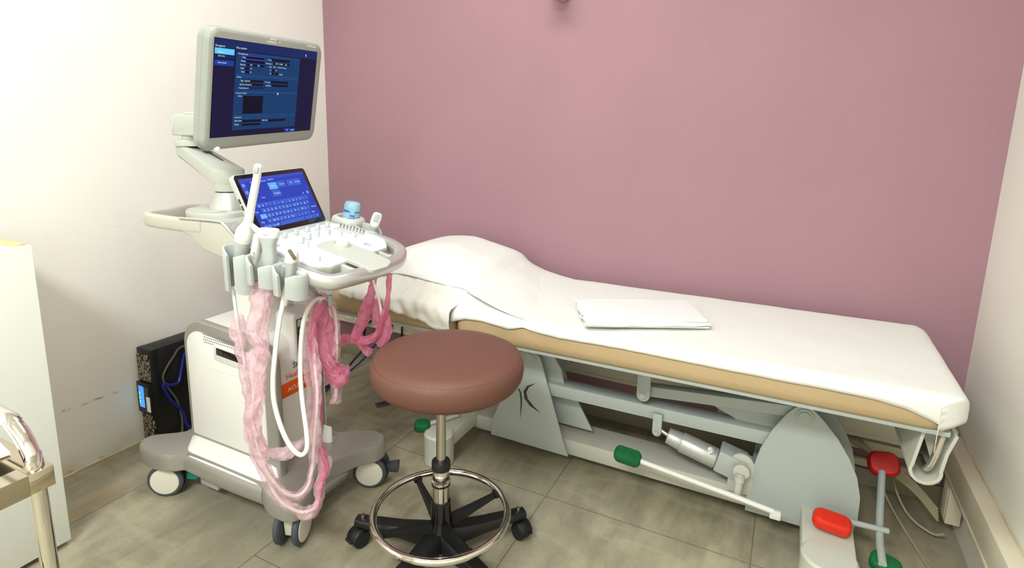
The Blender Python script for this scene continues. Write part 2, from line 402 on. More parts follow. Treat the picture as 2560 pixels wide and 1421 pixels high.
MON_TEXT=[('Enregistrer', -0.2373, 0.1127, 0.0095), ('Nouv patient', -0.1572, 0.1135, 0.0095), ('Patient', -0.2263, 0.0974, 0.008), ('Liste trav.', -0.2255, 0.0873, 0.008), ('Liste travail', -0.2257, 0.0695, 0.0085), ('Renseignements', -0.1481, 0.0988, 0.0072), ('Nom', -0.1307, 0.0894, 0.0075), ('Prénom', -0.1359, 0.0792, 0.0075), ('Matricule', -0.1391, 0.069, 0.0075), ('Taille', -0.136, 0.0589, 0.0075), ('Poids', -0.1319, 0.0492, 0.0075), ('Pat.', -0.0956, 0.0703, 0.0075), ('Suf.', -0.064, 0.0699, 0.0075), ('cm', -0.0956, 0.0602, 0.0075), ('kg', -0.0956, 0.0501, 0.0075), ('N° pat.', -0.0205, 0.0897, 0.0075), ('Date naiss.', -0.0277, 0.079, 0.0075), ('J', 0.0021, 0.0799, 0.0075), ('/ MM', 0.0164, 0.0803, 0.0075), ('/ AAAA', 0.0341, 0.0804, 0.0075), ('Âge', 0.0649, 0.0804, 0.0075), ('Sexe', -0.012, 0.0699, 0.0075), ('Hom', 0.0078, 0.0699, 0.0075), ('Femme', 0.03, 0.0699, 0.0075), ('0', 0.0503, 0.0698, 0.0075), ('Autre', 0.0575, 0.0697, 0.0075), ('FC', -0.0078, 0.0596, 0.0075), ('m²', 0.0189, 0.0605, 0.0075), ('PA', -0.0067, 0.0497, 0.0075), ('mmHg', 0.038, 0.0491, 0.0075), ('/', 0.0163, 0.0498, 0.0075), ('Examen', -0.1488, 0.0344, 0.0072), ('Type', -0.1329, 0.024, 0.0075), ('OB/GYN', -0.1161, 0.0237, 0.0075), ('Examen', -0.1358, 0.0135, 0.0075), ('Obstétrical', -0.1139, 0.0137, 0.0075), ('Protocole', -0.1382, 0.0036, 0.0075), ('Standard', -0.1146, 0.004, 0.006), ('N° access.', -0.0262, 0.0234, 0.0075), ('Indication', -0.0202, 0.0132, 0.0075), ('Informations cliniques', -0.1488, -0.0108, 0.006), ('Indicat.', -0.14, -0.0194, 0.0075), ('Intervenants', -0.1486, -0.0807, 0.0068), ('Méd. adress.', -0.1484, -0.0911, 0.0075), ('Échogr.', -0.1469, -0.1015, 0.0075), ('Méd. exéc.', -0.0258, -0.0926, 0.0075), ('Ok', 0.0985, -0.1289, 0.0075), ('Annuler', 0.1225, -0.1295, 0.0075)]
MON_RECT=[(-0.2369, 0.1317, 0.2399, 0.1147, 'bar'), (-0.2379, 0.1054, -0.1629, 0.0958, 'cyan'), (-0.2374, 0.0902, -0.1626, 0.0849, 'menu'), (-0.2369, 0.0741, -0.1636, 0.0671, 'btn'), (-0.1559, 0.1053, 0.1434, -0.1168, 'panel'), (-0.1186, 0.0957, -0.0319, 0.088, 'focus'), (-0.1169, 0.0945, -0.0339, 0.0892, 'field'), (-0.1173, 0.0822, -0.0332, 0.0796, 'field'), (-0.1172, 0.0734, -0.0997, 0.0678, 'field'), (-0.0851, 0.0732, -0.0666, 0.0679, 'field'), (-0.0532, 0.0733, -0.0334, 0.0685, 'field'), (-0.1163, 0.0637, -0.0997, 0.0575, 'field'), (-0.116, 0.054, -0.0988, 0.0477, 'field'), (-0.0003, 0.0941, 0.0871, 0.0901, 'field'), (0.0009, 0.0836, 0.0885, 0.0798, 'field'), (0.0018, 0.0636, 0.0168, 0.0584, 'field'), (0.0021, 0.0544, 0.035, 0.0482, 'field'), (-0.1176, 0.0283, -0.0334, 0.0227, 'field'), (-0.1173, 0.0183, -0.033, 0.0133, 'field'), (-0.1164, 0.0084, -0.032, 0.0035, 'menu'), (0.0022, 0.0287, 0.088, 0.0231, 'field'), (0.0026, 0.0186, 0.0886, 0.0126, 'field'), (-0.1167, -0.0173, -0.029, -0.0697, 'field'), (-0.1156, -0.0871, -0.0335, -0.0963, 'field'), (-0.116, -0.0973, -0.0331, -0.107, 'field'), (0.0006, -0.088, 0.0893, -0.0977, 'field'), (0.0892, -0.1217, 0.1151, -0.1318, 'btn'), (0.1173, -0.1229, 0.1457, -0.1333, 'btn')]
MON_LINE=[(-0.1541, 0.0401, 0.142, 0.043), (-0.1535, -0.0044, 0.1389, -0.01), (-0.1542, -0.0719, 0.14, -0.0781), (-0.1402, 0.0995, 0.1373, 0.1036), (-0.1491, 0.037, 0.1406, 0.0378), (-0.149, -0.0081, 0.1381, -0.0048), (-0.1488, -0.0784, 0.141, -0.0848)]
PATHS={'cable_long': [(-1.302, 0.983, 0.795), (-1.295, 0.979, 0.758), (-1.285, 0.975, 0.717), (-1.271, 0.971, 0.665), (-1.256, 0.967, 0.607), (-1.24, 0.962, 0.55), (-1.228, 0.955, 0.488), (-1.216, 0.948, 0.425), (-1.197, 0.946, 0.373), (-1.175, 0.949, 0.308), (-1.153, 0.954, 0.255), (-1.124, 0.967, 0.221), (-1.088, 0.987, 0.204), (-1.06, 1.01, 0.222), (-1.067, 1.027, 0.266), (-1.071, 1.045, 0.308), (-1.088, 1.053, 0.359), (-1.105, 1.064, 0.421), (-1.118, 1.076, 0.483), (-1.134, 1.089, 0.557), (-1.151, 1.107, 0.629), (-1.163, 1.126, 0.692), (-1.162, 1.14, 0.729), (-1.156, 1.152, 0.749), (-1.154, 1.174, 0.736), (-1.144, 1.187, 0.694), (-1.138, 1.184, 0.642), (-1.131, 1.174, 0.573), (-1.124, 1.163, 0.505), (-1.121, 1.151, 0.442)], 'sleeve_a': [(-1.287, 0.976, 0.725), (-1.28, 0.975, 0.704), (-1.281, 0.97, 0.683), (-1.268, 0.971, 0.656), (-1.27, 0.965, 0.633), (-1.257, 0.966, 0.607), (-1.256, 0.961, 0.581), (-1.245, 0.958, 0.545), (-1.236, 0.953, 0.498), (-1.228, 0.948, 0.456), (-1.221, 0.944, 0.42), (-1.205, 0.944, 0.383), (-1.187, 0.945, 0.336), (-1.167, 0.95, 0.284), (-1.143, 0.959, 0.243), (-1.115, 0.972, 0.216), (-1.084, 0.989, 0.203), (-1.063, 1.006, 0.214), (-1.062, 1.019, 0.242), (-1.068, 1.029, 0.277), (-1.065, 1.046, 0.307), (-1.083, 1.052, 0.349), (-1.1, 1.058, 0.395)], 'sleeve_b': [(-1.215, 0.99, 0.828), (-1.208, 0.985, 0.792), (-1.21, 0.974, 0.741), (-1.212, 0.965, 0.7), (-1.196, 0.964, 0.66), (-1.198, 0.955, 0.624), (-1.192, 0.948, 0.578), (-1.194, 0.937, 0.527), (-1.192, 0.928, 0.481), (-1.182, 0.926, 0.44), (-1.173, 0.925, 0.404), (-1.158, 0.927, 0.355), (-1.134, 0.936, 0.311), (-1.111, 0.951, 0.276), (-1.089, 0.971, 0.264), (-1.076, 0.992, 0.281), (-1.077, 1.01, 0.315), (-1.085, 1.027, 0.362), (-1.094, 1.044, 0.41), (-1.103, 1.061, 0.458), (-1.11, 1.074, 0.51), (-1.126, 1.085, 0.572), (-1.144, 1.1, 0.633), (-1.158, 1.116, 0.684), (-1.162, 1.132, 0.719), (-1.158, 1.147, 0.743)], 'sleeve_b2': [(-1.189, 0.996, 0.823), (-1.181, 0.995, 0.8), (-1.182, 0.986, 0.759), (-1.185, 0.972, 0.703), (-1.183, 0.963, 0.652), (-1.182, 0.952, 0.601), (-1.178, 0.943, 0.545), (-1.179, 0.931, 0.489), (-1.17, 0.925, 0.444), (-1.159, 0.926, 0.412), (-1.141, 0.934, 0.394), (-1.116, 0.95, 0.393), (-1.093, 0.97, 0.4), (-1.082, 0.982, 0.413), (-1.081, 0.996, 0.421)], 'cable_white': [(-1.13, 0.999, 0.807), (-1.132, 0.991, 0.776), (-1.135, 0.981, 0.736), (-1.136, 0.971, 0.691), (-1.136, 0.961, 0.641), (-1.134, 0.951, 0.591), (-1.127, 0.944, 0.541), (-1.113, 0.943, 0.49), (-1.093, 0.946, 0.44), (-1.072, 0.954, 0.406), (-1.061, 0.966, 0.394), (-1.059, 0.981, 0.406), (-1.072, 0.994, 0.442), (-1.097, 1.01, 0.496), (-1.12, 1.027, 0.551), (-1.139, 1.047, 0.608), (-1.153, 1.068, 0.665), (-1.166, 1.094, 0.707), (-1.167, 1.116, 0.735), (-1.165, 1.137, 0.747), (-1.162, 1.152, 0.748), (-1.161, 1.17, 0.736), (-1.159, 1.183, 0.687), (-1.153, 1.18, 0.628)], 'sleeve_hook_pale': [(-1.164, 1.154, 0.745), (-1.173, 1.139, 0.738), (-1.178, 1.123, 0.711), (-1.177, 1.112, 0.67), (-1.174, 1.103, 0.62), (-1.165, 1.097, 0.571), (-1.152, 1.092, 0.516), (-1.144, 1.086, 0.466), (-1.141, 1.077, 0.417), (-1.14, 1.068, 0.372)], 'sleeve_hook_right': [(-1.168, 1.158, 0.75), (-1.156, 1.174, 0.74), (-1.146, 1.184, 0.715), (-1.141, 1.185, 0.677), (-1.135, 1.181, 0.631), (-1.133, 1.174, 0.591), (-1.13, 1.165, 0.54), (-1.121, 1.161, 0.5), (-1.118, 1.155, 0.466), (-1.119, 1.149, 0.44)], 'sleeve_hook_dark': [(-1.186, 1.158, 0.747), (-1.168, 1.163, 0.727), (-1.158, 1.16, 0.682), (-1.151, 1.154, 0.625), (-1.142, 1.15, 0.574), (-1.127, 1.151, 0.534), (-1.108, 1.157, 0.517), (-1.104, 1.167, 0.551)], 'sleeve_right_a': [(-1.065, 1.337, 0.792), (-1.064, 1.332, 0.766), (-1.062, 1.325, 0.73), (-1.063, 1.317, 0.695), (-1.068, 1.307, 0.659), (-1.073, 1.298, 0.626), (-1.085, 1.287, 0.602), (-1.104, 1.275, 0.591), (-1.126, 1.265, 0.592), (-1.148, 1.254, 0.593), (-1.166, 1.246, 0.593), (-1.174, 1.238, 0.576)], 'sleeve_right_b': [(-1.1, 1.312, 0.782), (-1.103, 1.305, 0.755), (-1.107, 1.295, 0.719), (-1.115, 1.284, 0.683), (-1.121, 1.273, 0.647), (-1.131, 1.262, 0.619), (-1.131, 1.261, 0.602), (-1.123, 1.269, 0.58), (-1.113, 1.276, 0.562), (-1.101, 1.285, 0.548)], 'sleeve_right_c': [(-1.091, 1.313, 0.713), (-1.087, 1.308, 0.681), (-1.081, 1.308, 0.656), (-1.069, 1.316, 0.649), (-1.065, 1.317, 0.618), (-1.071, 1.313, 0.586), (-1.086, 1.308, 0.567)], 'cable_right': [(-1.104, 1.303, 0.776), (-1.093, 1.303, 0.753), (-1.083, 1.303, 0.729), (-1.077, 1.304, 0.702), (-1.069, 1.303, 0.666)]}
# ================================================================ room
XL, XR, YB, YF = -2.16, 0.575, 2.23, -2.2
FLOOR = floor_mat()
WALLW = wall_mat('white_wall_paint', (238, 236, 228), marks=True)
WALLR = wall_mat('right_wall_paint', (230, 227, 216))
PINKW = wall_mat('mauve_wall_paint', (164, 127, 138), tex=0.5)
CEIL = wall_mat('ceiling_paint', (242, 240, 232))
struct('floor', MB().box(((XL+XR)/2, (YB+YF)/2, -0.05), (XR-XL+0.4, YB-YF+0.4, 0.1)), FLOOR)
struct('ceiling', MB().box(((XL+XR)/2, (YB+YF)/2, ROOM_H+0.05), (XR-XL+0.4, YB-YF+0.4, 0.1)), CEIL)
struct('wall_back', MB().box(((XL+XR)/2, YB+0.05, ROOM_H/2), (XR-XL, 0.1, ROOM_H)), PINKW)
struct('wall_left', MB().box((XL-0.05, (YB+YF)/2, ROOM_H/2), (0.1, YB-YF+0.2, ROOM_H)), WALLW)
struct('wall_right', MB().box((XR+0.05, (YB+YF)/2, ROOM_H/2), (0.1, YB-YF+0.2, ROOM_H)), WALLR)
struct('wall_front', MB().box(((XL+XR)/2, YF-0.05, ROOM_H/2), (XR-XL, 0.1, ROOM_H)), WALLW)
TILEB = mat('plinth_tile', (158, 150, 128), 0.45, var=0.06, vscale=5)
struct('baseboard_back', MB().box(((XL+XR)/2, YB-0.005, 0.032), (XR-XL, 0.01, 0.064), 0.002), TILEB)
CAULK = mat('caulk', (206, 194, 156), 0.7, var=0.12, vscale=20)
mb = MB(); pts = [(XL+0.002, 0.3+k*0.06, 0.003+0.0015*math.sin(k*1.7)) for k in range(33)]
struct('trim_1', mb.tube(pts, 0.005, 6, 1), CAULK)
# cable duct along the pink wall, with its sockets and cables
DY = 2.182
duct = thing('cable_duct', 'cream wall trunking running low along the mauve wall behind the bed', 'cable duct', (-0.8, 2.2, 0.2))
mb = MB().box(((XL+XR)/2, (DY+YB-0.002)/2, 0.243), (XR-XL-0.012, YB-0.002-DY, 0.095), 0.004)
obj('duct_body', mb, DUCT, duct)
mb = MB(); mb.box(((XL+XR)/2, DY-0.002, 0.206), (XR-XL-0.02, 0.005, 0.012), 0.002); mb.box(((XL+XR)/2, DY-0.002, 0.281), (XR-XL-0.02, 0.005, 0.012), 0.002)
obj('duct_lip', mb, DUCT, duct)
obj('lower_raceway', MB().box((0.19, YB-0.020, 0.165), (0.72, 0.036, 0.034), 0.003), DUCT, duct)
obj('lower_raceway', MB().box((0.19, YB-0.013, 0.092), (0.72, 0.022, 0.028), 0.003), DUCT, duct)
RX = 0.528
du2 = thing('cable_duct', 'cream trunking with a wide flat top along the right wall', 'cable duct', (0.55, 1.0, 0.2))
obj('duct_body', MB().box(((RX+XR)/2, (YB-0.06+YF)/2, 0.234), (XR-RX, YB-0.06-YF, 0.096), 0.004), DUCT, du2)
obj('duct_lip', MB().box((RX-0.001, (YB-0.06+YF)/2, 0.192), (0.005, YB-0.06-YF, 0.012), 0.002), DUCT, du2)
mb = MB(); mb.box((0.549, 2.05, 0.12), (0.04, 0.07, 0.13), 0.004); mb.box((0.53, 2.05, 0.12), (0.006, 0.05, 0.1), 0.002)
obj('duct_outlet', mb, DUCT, du2)
pts = [(XR-0.002, -1.0+0.08*k, 0.284+0.0012*math.sin(k*2.1)) for k in range(40)]
struct('trim_2', MB().tube(pts, 0.0022, 6, 1), CAULK)
def socket(x, label, z=0.243):
    t = thing('wall_socket', label, 'socket', (x, DY, z), 'sockets in the wall trunking')
    mb = MB().box((x, DY-0.003, z), (0.062, 0.006, 0.066), 0.003); obj('cover_plate', mb, CREAM, t)
    Mx = T3((x, DY-0.0062, z)) @ Matrix.Rotation(R(90), 4, 'X')
    mb = MB().lathe([(0.024, -0.001), (0.024, 0.0015), (0.0205, 0.0015), (0.0195, -0.004), (0, -0.004)], 28, Mx, cap=False); obj('socket_well', mb, CREAM, t)
    mb = MB()
    for dx in (-0.0095, 0.0095): mb.cyl((x+dx, DY-0.0035, z), (x+dx, DY-0.0015, z), 0.0028, n=10)
    obj('contact_hole', mb, BLACKP, t)
    obj('earth_pin', MB().cyl((x, DY-0.012, z+0.009), (x, DY-0.002, z+0.009), 0.0024, n=10), STEEL, t)
    return t
socket(-2.008, 'empty round wall socket left of the black plug, under the bed head')
socket(-1.868, 'wall socket with a black power plug in it, under the bed head')
socket(-0.768, 'dark round wall socket below the middle of the bed, right of the stool seat')
pl = thing('power_plug', 'black power plug in the trunking socket with its cord drooping to the floor', 'plug', (-1.868, DY-0.02, 0.24))
obj('plug_body', MB().lathe([(0.019, 0), (0.0195, 0.01), (0.015, 0.026), (0.011, 0.034), (0, 0.036)], 20, T3((-1.868, DY-0.005, 0.242)) @ Matrix.Rotation(R(90), 4, 'X')), BLACKP, pl)
obj('strain_relief', MB().tube([(-1.868, 2.15, 0.238), (-1.870, 2.142, 0.215), (-1.872, 2.142, 0.178)], [0.011, 0.008, 0.006], 10), BLACKP, pl)
obj('cord', MB().tube([(-1.872, 2.142, 0.18), (-1.875, 2.13, 0.1), (-1.88, 2.05, 0.05), (-1.868, 1.96, 0.02), (-1.865, 1.82, 0.006), (-1.92, 1.68, 0.006), (-2.02, 1.58, 0.006)], 0.0055, 8, 6), KCABLE, pl)
nc = thing('network_cable', 'blue network cable from the trunking down to the floor behind the machine', 'cable', (-1.727, DY-0.01, 0.24))
obj('connector', MB().box((-1.727, DY-0.012, 0.236), (0.014, 0.024, 0.014), 0.002), BCABLE, nc)
obj('cord', MB().tube([(-1.727, 2.165, 0.236), (-1.74, 2.12, 0.20), (-1.79, 2.05, 0.10), (-1.84, 1.95, 0.03), (-1.83, 1.8, 0.007), (-1.76, 1.62, 0.006), (-1.70, 1.48, 0.006), (-1.72, 1.38, 0.006)], 0.0042, 8, 6), BCABLE, nc)
ps = thing('hanging_cable', 'thin black cord hanging from the trunking beside the blue cable', 'cable', (-1.66, DY-0.01, 0.24))
obj('cord', MB().tube([(-1.66, 2.176, 0.275), (-1.66, 2.172, 0.22), (-1.662, 2.17, 0.12), (-1.67, 2.13, 0.03), (-1.60, 2.0, 0.005)], 0.0045, 8, 5), KCABLE, ps)
# bundle of beige cables leaving the trunking behind the bed foot
for k in range(5):
    dz = 0.006*k; dy = -0.006*k
    pts = [(0.25+0.012*k, 2.205, 0.185), (0.29+0.012*k, 2.17+dy, 0.175-dz*0.3), (0.38, 2.15+dy, 0.145-dz*0.6), (0.46, 2.12+dy, 0.11-dz*0.8), (0.52, 2.06+dy, 0.07-dz)]
    o = obj('bundled_cable', MB().tube(pts, 0.0045, 8, 5), GCABLE)
    tag(o, 'beige cable of the bundle leaving the trunking behind the bed foot', 'cable', 'beige cable bundle')
o = obj('loose_cable', MB().tube([(0.40, 2.17, 0.11), (0.42, 2.10, 0.06), (0.45, 2.04, 0.03), (0.50, 2.0, 0.02), (0.525, 1.98, 0.04)], 0.0035, 8, 6), GCABLE)
tag(o, 'beige cable sagging in a short loop towards the right wall trunking', 'cable')
o = obj('loose_cable', MB().tube([(0.36, 2.19, 0.09), (0.40, 2.08, 0.03), (0.455, 1.9, 0.006), (0.49, 1.76, 0.005), (0.51, 1.66, 0.005), (0.522, 1.70, 0.01), (0.524, 1.78, 0.05)], 0.0035, 8, 6), GCABLE)
tag(o, 'long beige cable lying on the floor along the right wall', 'cable')
# spotlight peeking in at the top
wl = thing('wall_spotlight', 'chrome spotlight on the mauve wall, cut by the top picture edge', 'lamp', (-0.885, 2.2, 1.75))
obj('lamp_head', MB().lathe([(0.0, 0), (0.024, 0.001), (0.034, 0.006), (0.036, 0.012), (0.033, 0.05), (0.022, 0.075), (0, 0.08)], 32, T3((-0.892, 2.15, 1.716))), CHROME, wl)
obj('wall_mount', MB().cyl((-0.885, YB, 1.765), (-0.885, 2.16, 1.765), 0.012, n=16).cyl((-0.885, YB, 1.765), (-0.885, YB-0.012, 1.765), 0.04, n=28), CHROME, wl)
for loc, s in (((-0.95, 1.15, ROOM_H-0.012), 'nearer the mauve wall'), ((-0.55, -0.8, ROOM_H-0.012), 'behind the photographer')):
    cl = thing('ceiling_lamp', 'square white ceiling lamp ' + s, 'lamp', loc)
    mb = MB()
    for sx, sy, dx, dy in ((1.26, 0.03, 0, 0.315), (1.26, 0.03, 0, -0.315), (0.03, 0.6, 0.615, 0), (0.03, 0.6, -0.615, 0)): mb.box((loc[0]+dx, loc[1]+dy, loc[2]), (sx, sy, 0.024), 0.003)
    obj('lamp_frame', mb, WHITE, cl)
# ================================================================ examination bed
def tilt(x): return 0.012*x          # the couch dips very slightly towards the head end
BX0, BX1, BY0, BY1 = -1.585, 0.432, 1.578, 2.172
HX = -0.99                            # hinge between head and body sections
bed = thing('examination_bed', 'height adjustable examination couch with tan vinyl mattress and grey steel frame', 'examination bed', (-0.55, 1.88, 0))
def mattress(x0, x1, r0, r1):
    mb = MB(); pl = rpoly([(x0, BY0), (x1, BY0), (x1, BY1), (x0, BY1)], [r0, r1, r1, r0], 10)
    secs = []
    cx, cy = (x0+x1)/2, (BY0+BY1)/2
    prof = [(0.03, 0.0), (0.012, 0.004), (0.003, 0.014), (0, 0.032), (0.0, 0.052), (0.004, 0.07), (0.013, 0.083), (0.028, 0.090)]
    for ins, z in prof:
        q = []
        for x, y in pl:
            dx = (x1-x0)/2; dy = (BY1-BY0)/2
            X = cx+(x-cx)*(dx-ins)/dx; Y = cy+(y-cy)*(dy-ins)/dy
            q.append((X, Y, 0.534+z+tilt(X)))
        secs.append(q)
    return mb.loft(secs)
m1 = obj('body_mattress', mattress(HX+0.006, BX1, 0.03, 0.085), TAN, bed)
m2 = obj('head_mattress', mattress(BX0, HX-0.006, 0.085, 0.03), TAN, bed)
def slab(x0, x1, y0, y1, z0, z1, bev=0.003): return MB().prism([(x0, z0+tilt(x0)), (x1, z0+tilt(x1)), (x1, z1+tilt(x1)), (x0, z1+tilt(x0))], y0, y1, 'y', bev=bev)
obj('body_board', slab(HX+0.02, BX1-0.03, BY0+0.018, BY1-0.018, 0.523, 0.536), BEDM, bed)
obj('head_board', slab(BX0+0.04, HX-0.02, BY0+0.018, BY1-0.018, 0.523, 0.536), BEDM, bed)
mb = MB()
for y in (1.87, 2.03):
    q = slab(HX, 0.36, y-0.02, y+0.02, 0.478, 0.517); mb.add(q.v, q.f)
obj('top_frame', mb, BEDM, bed)
obj('hinge', MB().cyl((HX, 1.62, 0.52), (HX, 2.13, 0.52), 0.012, n=16), STEEL, bed)
# base
mb = MB().box((-0.42, 1.9, 0.07), (1.36, 0.14, 0.06), 0.006)
obj('base_beam', mb, BEDM2, bed)
def foot_arm(xc, w, yf, r, name):
    mb = MB().box((xc, (yf+2.15)/2, 0.085), (w, 2.15-yf, 0.055), 0.008)
    a = obj(name, mb, BEDM2, bed)
    obj('floor_foot', MB().lathe([(r-0.004, 0), (r, 0.004), (r, 0.113), (r-0.006, 0.12), (0, 0.12)], 40, T3((xc, yf, 0))), BEDM2, bed)
    obj('floor_foot', MB().lathe([(r-0.004, 0), (r, 0.004), (r, 0.113), (r-0.006, 0.12), (0, 0.12)], 40, T3((xc, 2.1, 0))), BEDM2, bed)
foot_arm(-1.077, 0.09, 1.624, 0.055, 'head_cross_arm')
foot_arm(0.193, 0.135, 1.60, 0.070, 'foot_cross_arm')
# side plates
def plate(poly, y): return MB().prism(poly, y, y+0.008, 'y', bev=0.0015)
pa = [(-0.955, 0.05), (-0.635, 0.05), (-0.655, 0.10), (-0.745, 0.37), (-0.757, 0.405), (-0.780, 0.427), (-0.806, 0.432), (-0.832, 0.418), (-0.845, 0.39), (-0.955, 0.10)]
pb = [(-0.02, 0.045), (0.255, 0.045)] + [(0.10+0.175*math.cos(t)*1.0, 0.14+0.285*math.sin(t)**1.0) for t in [R(a) for a in (0, 12, 24, 36, 48, 60, 70)]] + [(0.128, 0.425), (0.112, 0.437), (0.098, 0.439), (0.084, 0.434), (0.066, 0.415)] + [(0.02, 0.335), (-0.015, 0.25), (-0.036, 0.17), (-0.036, 0.10)]
pb = [(-0.03, 0.045), (0.262, 0.045), (0.274, 0.12), (0.272, 0.19), (0.258, 0.25), (0.232, 0.305), (0.195, 0.36), (0.155, 0.405), (0.130, 0.428), (0.112, 0.437), (0.094, 0.437), (0.076, 0.427), (0.055, 0.40), (0.022, 0.34), (-0.005, 0.27), (-0.022, 0.19), (-0.03, 0.10)]
for y in (1.802, 1.97):
    hp = obj('head_side_plate', plate(pa, y), BEDM, bed); obj('foot_side_plate', plate(pb, y), BEDM, bed)
    if y < 1.9:
        obj('plate_emblem', MB().prism([(-0.844, 0.267), (-0.836, 0.256), (-0.831, 0.225), (-0.830, 0.198), (-0.830, 0.152), (-0.825, 0.199), (-0.825, 0.235), (-0.830, 0.258), (-0.839, 0.270)], 1.8012, 1.802, 'y').prism([(-0.771, 0.307), (-0.805, 0.289), (-0.820, 0.264), (-0.815, 0.236), (-0.793, 0.212), (-0.749, 0.194), (-0.776, 0.213), (-0.802, 0.238), (-0.808, 0.262), (-0.798, 0.285)], 1.8012, 1.802, 'y'), DARKG, hp, ang=0)
for x, z in ((-0.795, 0.404), (0.104, 0.407)):
    mb = MB().cyl((x, 1.803, z), (x, 1.792, z), 0.016, n=24).cyl((x, 1.803, z), (x, 1.797, z), 0.024, n=24)
    obj('pivot_bolt', mb, BEDM, bed)
    obj('pivot_shaft', MB().cyl((x, 1.81, z), (x, 1.975, z), 0.014, n=16), STEEL, bed)
# inner plates seen behind the head plate
pin = [(-0.80, 0.12), (-0.575, 0.12), (-0.635, 0.22), (-0.70, 0.33), (-0.748, 0.42), (-0.77, 0.45), (-0.80, 0.45)]
for y in (1.845, 1.895): obj('inner_plate', plate(pin if y > 1.85 else [(-0.80, 0.25), (-0.685, 0.25), (-0.672, 0.29), (-0.69, 0.36), (-0.73, 0.42), (-0.765, 0.45), (-0.80, 0.45)], y), BEDM, bed)
def bar(p0, p1, h, y0, y1, bev=0.003):
    p0 = Vector(p0); p1 = Vector(p1); d = (p1-p0).normalized(); n = Vector((-d.y, d.x))*h/2
    return MB().prism([tuple(p0-n), tuple(p1-n), tuple(p1+n), tuple(p0+n)], y0, y1, 'y', bev=bev)
obj('lower_link', bar((-0.80, 0.285), (0.05, 0.297), 0.045, 1.82, 1.885), BEDM, bed)
obj('upper_link', bar((-0.38, 0.363), (0.104, 0.407), 0.036, 1.82, 1.86), BEDM, bed)
obj('gusset', MB().prism([(-0.19, 0.36), (0.10, 0.39), (0.09, 0.27), (0.03, 0.272)], 1.86, 1.868, 'y', bev=0.001), BEDM, bed)
obj('cross_tray', slab(-0.32, 0.06, 1.86, 2.0, 0.44, 0.448), DARKG, bed)
def bracket(x, z0, z1, w, y, nm):
    r = w/2; poly = [(x-r, z1), (x-r, z0)] + [(x+r*math.cos(t), z0+r*math.sin(t)) for t in [math.pi+math.pi*k/10 for k in range(1, 10)]] + [(x+r, z0), (x+r, z1)]
    b = obj(nm, MB().prism(poly, y, y+0.012, 'y', bev=0.0015), BEDM, bed)
    obj('pivot_bolt', MB().cyl((x, y+0.001, z0), (x, y-0.008, z0), r*0.45, n=20).cyl((x, y+0.001, z0), (x, y-0.003, z0), r*0.65, n=20), BEDM, b)
bracket(-0.377, 0.358, 0.512, 0.044, 1.796, 'hanging_bracket')
bracket(-0.324, 0.236, 0.302, 0.03, 1.798, 'actuator_bracket')
# actuator
act = MB(); A0 = Vector((-0.292, 1.83, 0.219)); A1 = Vector((-0.07, 1.83, 0.166)); ad = (A1-A0).normalized()
act.cyl(A0, A0+ad*0.05, 0.027, 0.030, 28, 0.004); act.cyl(A0+ad*0.045, A0+ad*0.165, 0.034, n=28, bev=0.005)
obj('actuator_tube', act, ALU, bed)
obj('piston_rod', MB().cyl((-0.324, 1.83, 0.236), A0+ad*0.01, 0.008, n=16), CHROME, bed)
Mg = T3(A0+ad*0.205+Vector((0.006, 0, 0.012))) @ Matrix.Rotation(math.atan2(-ad.z, ad.x), 4, 'Y')
gb = obj('gearbox', MB().box((0, 0, 0.0), (0.085, 0.075, 0.075), 0.004, Mg).box((0.045, 0.006, 0.012), (0.05, 0.05, 0.048), 0.006, Mg), MGREY, bed)
obj('actuator_emblem', MB().lathe([(0.0125, 0), (0.0125, 0.0008), (0, 0.0008)], 24, T3((-0.150, 1.807, 0.214)) @ Matrix.Rotation(R(-28), 4, 'Y') @ Matrix.Rotation(R(48), 4, 'X')), WHITE, gb)
Me = T3((-0.150, 1.8062, 0.2148)) @ Matrix.Rotation(R(-28), 4, 'Y') @ Matrix.Rotation(R(48), 4, 'X')
obj('emblem_ring', MB().lathe([(0.0085, 0), (0.0105, 0.0006), (0.0085, 0.0006)], 24, Me, cap=False, a0=-1.9, a1=0.9).box((0.001, 0.001, 0.0004), (0.005, 0.0014, 0.0006), 0, Me), NAVY, gb)
mb = MB().lathe([(0.018, -0.03), (0.018, -0.005), (0.024, -0.005), (0.024, 0.01), (0.014, 0.012), (0, 0.012)], 28, T3((-0.051, 1.775, 0.194)) @ Matrix.Rotation(R(90), 4, 'X'))
mb.prism([(-0.090, 0.10), (-0.016, 0.10), (-0.016, 0.198)] + [(-0.053+0.037*math.cos(t), 0.198+0.037*math.sin(t)) for t in [math.pi*k/10 for k in range(1, 10)]] + [(-0.090, 0.198)], 1.80, 1.812, 'y', bev=0.0015)
obj('actuator_mount', mb, BEDM2, bed)
obj('lever_pivot', MB().cyl((-0.056, 1.752, 0.13), (-0.053, 1.76, 0.19), 0.012, n=18).cyl((-0.054, 1.757, 0.168), (-0.0535, 1.758, 0.185), 0.016, n=18), BEDM2, bed)
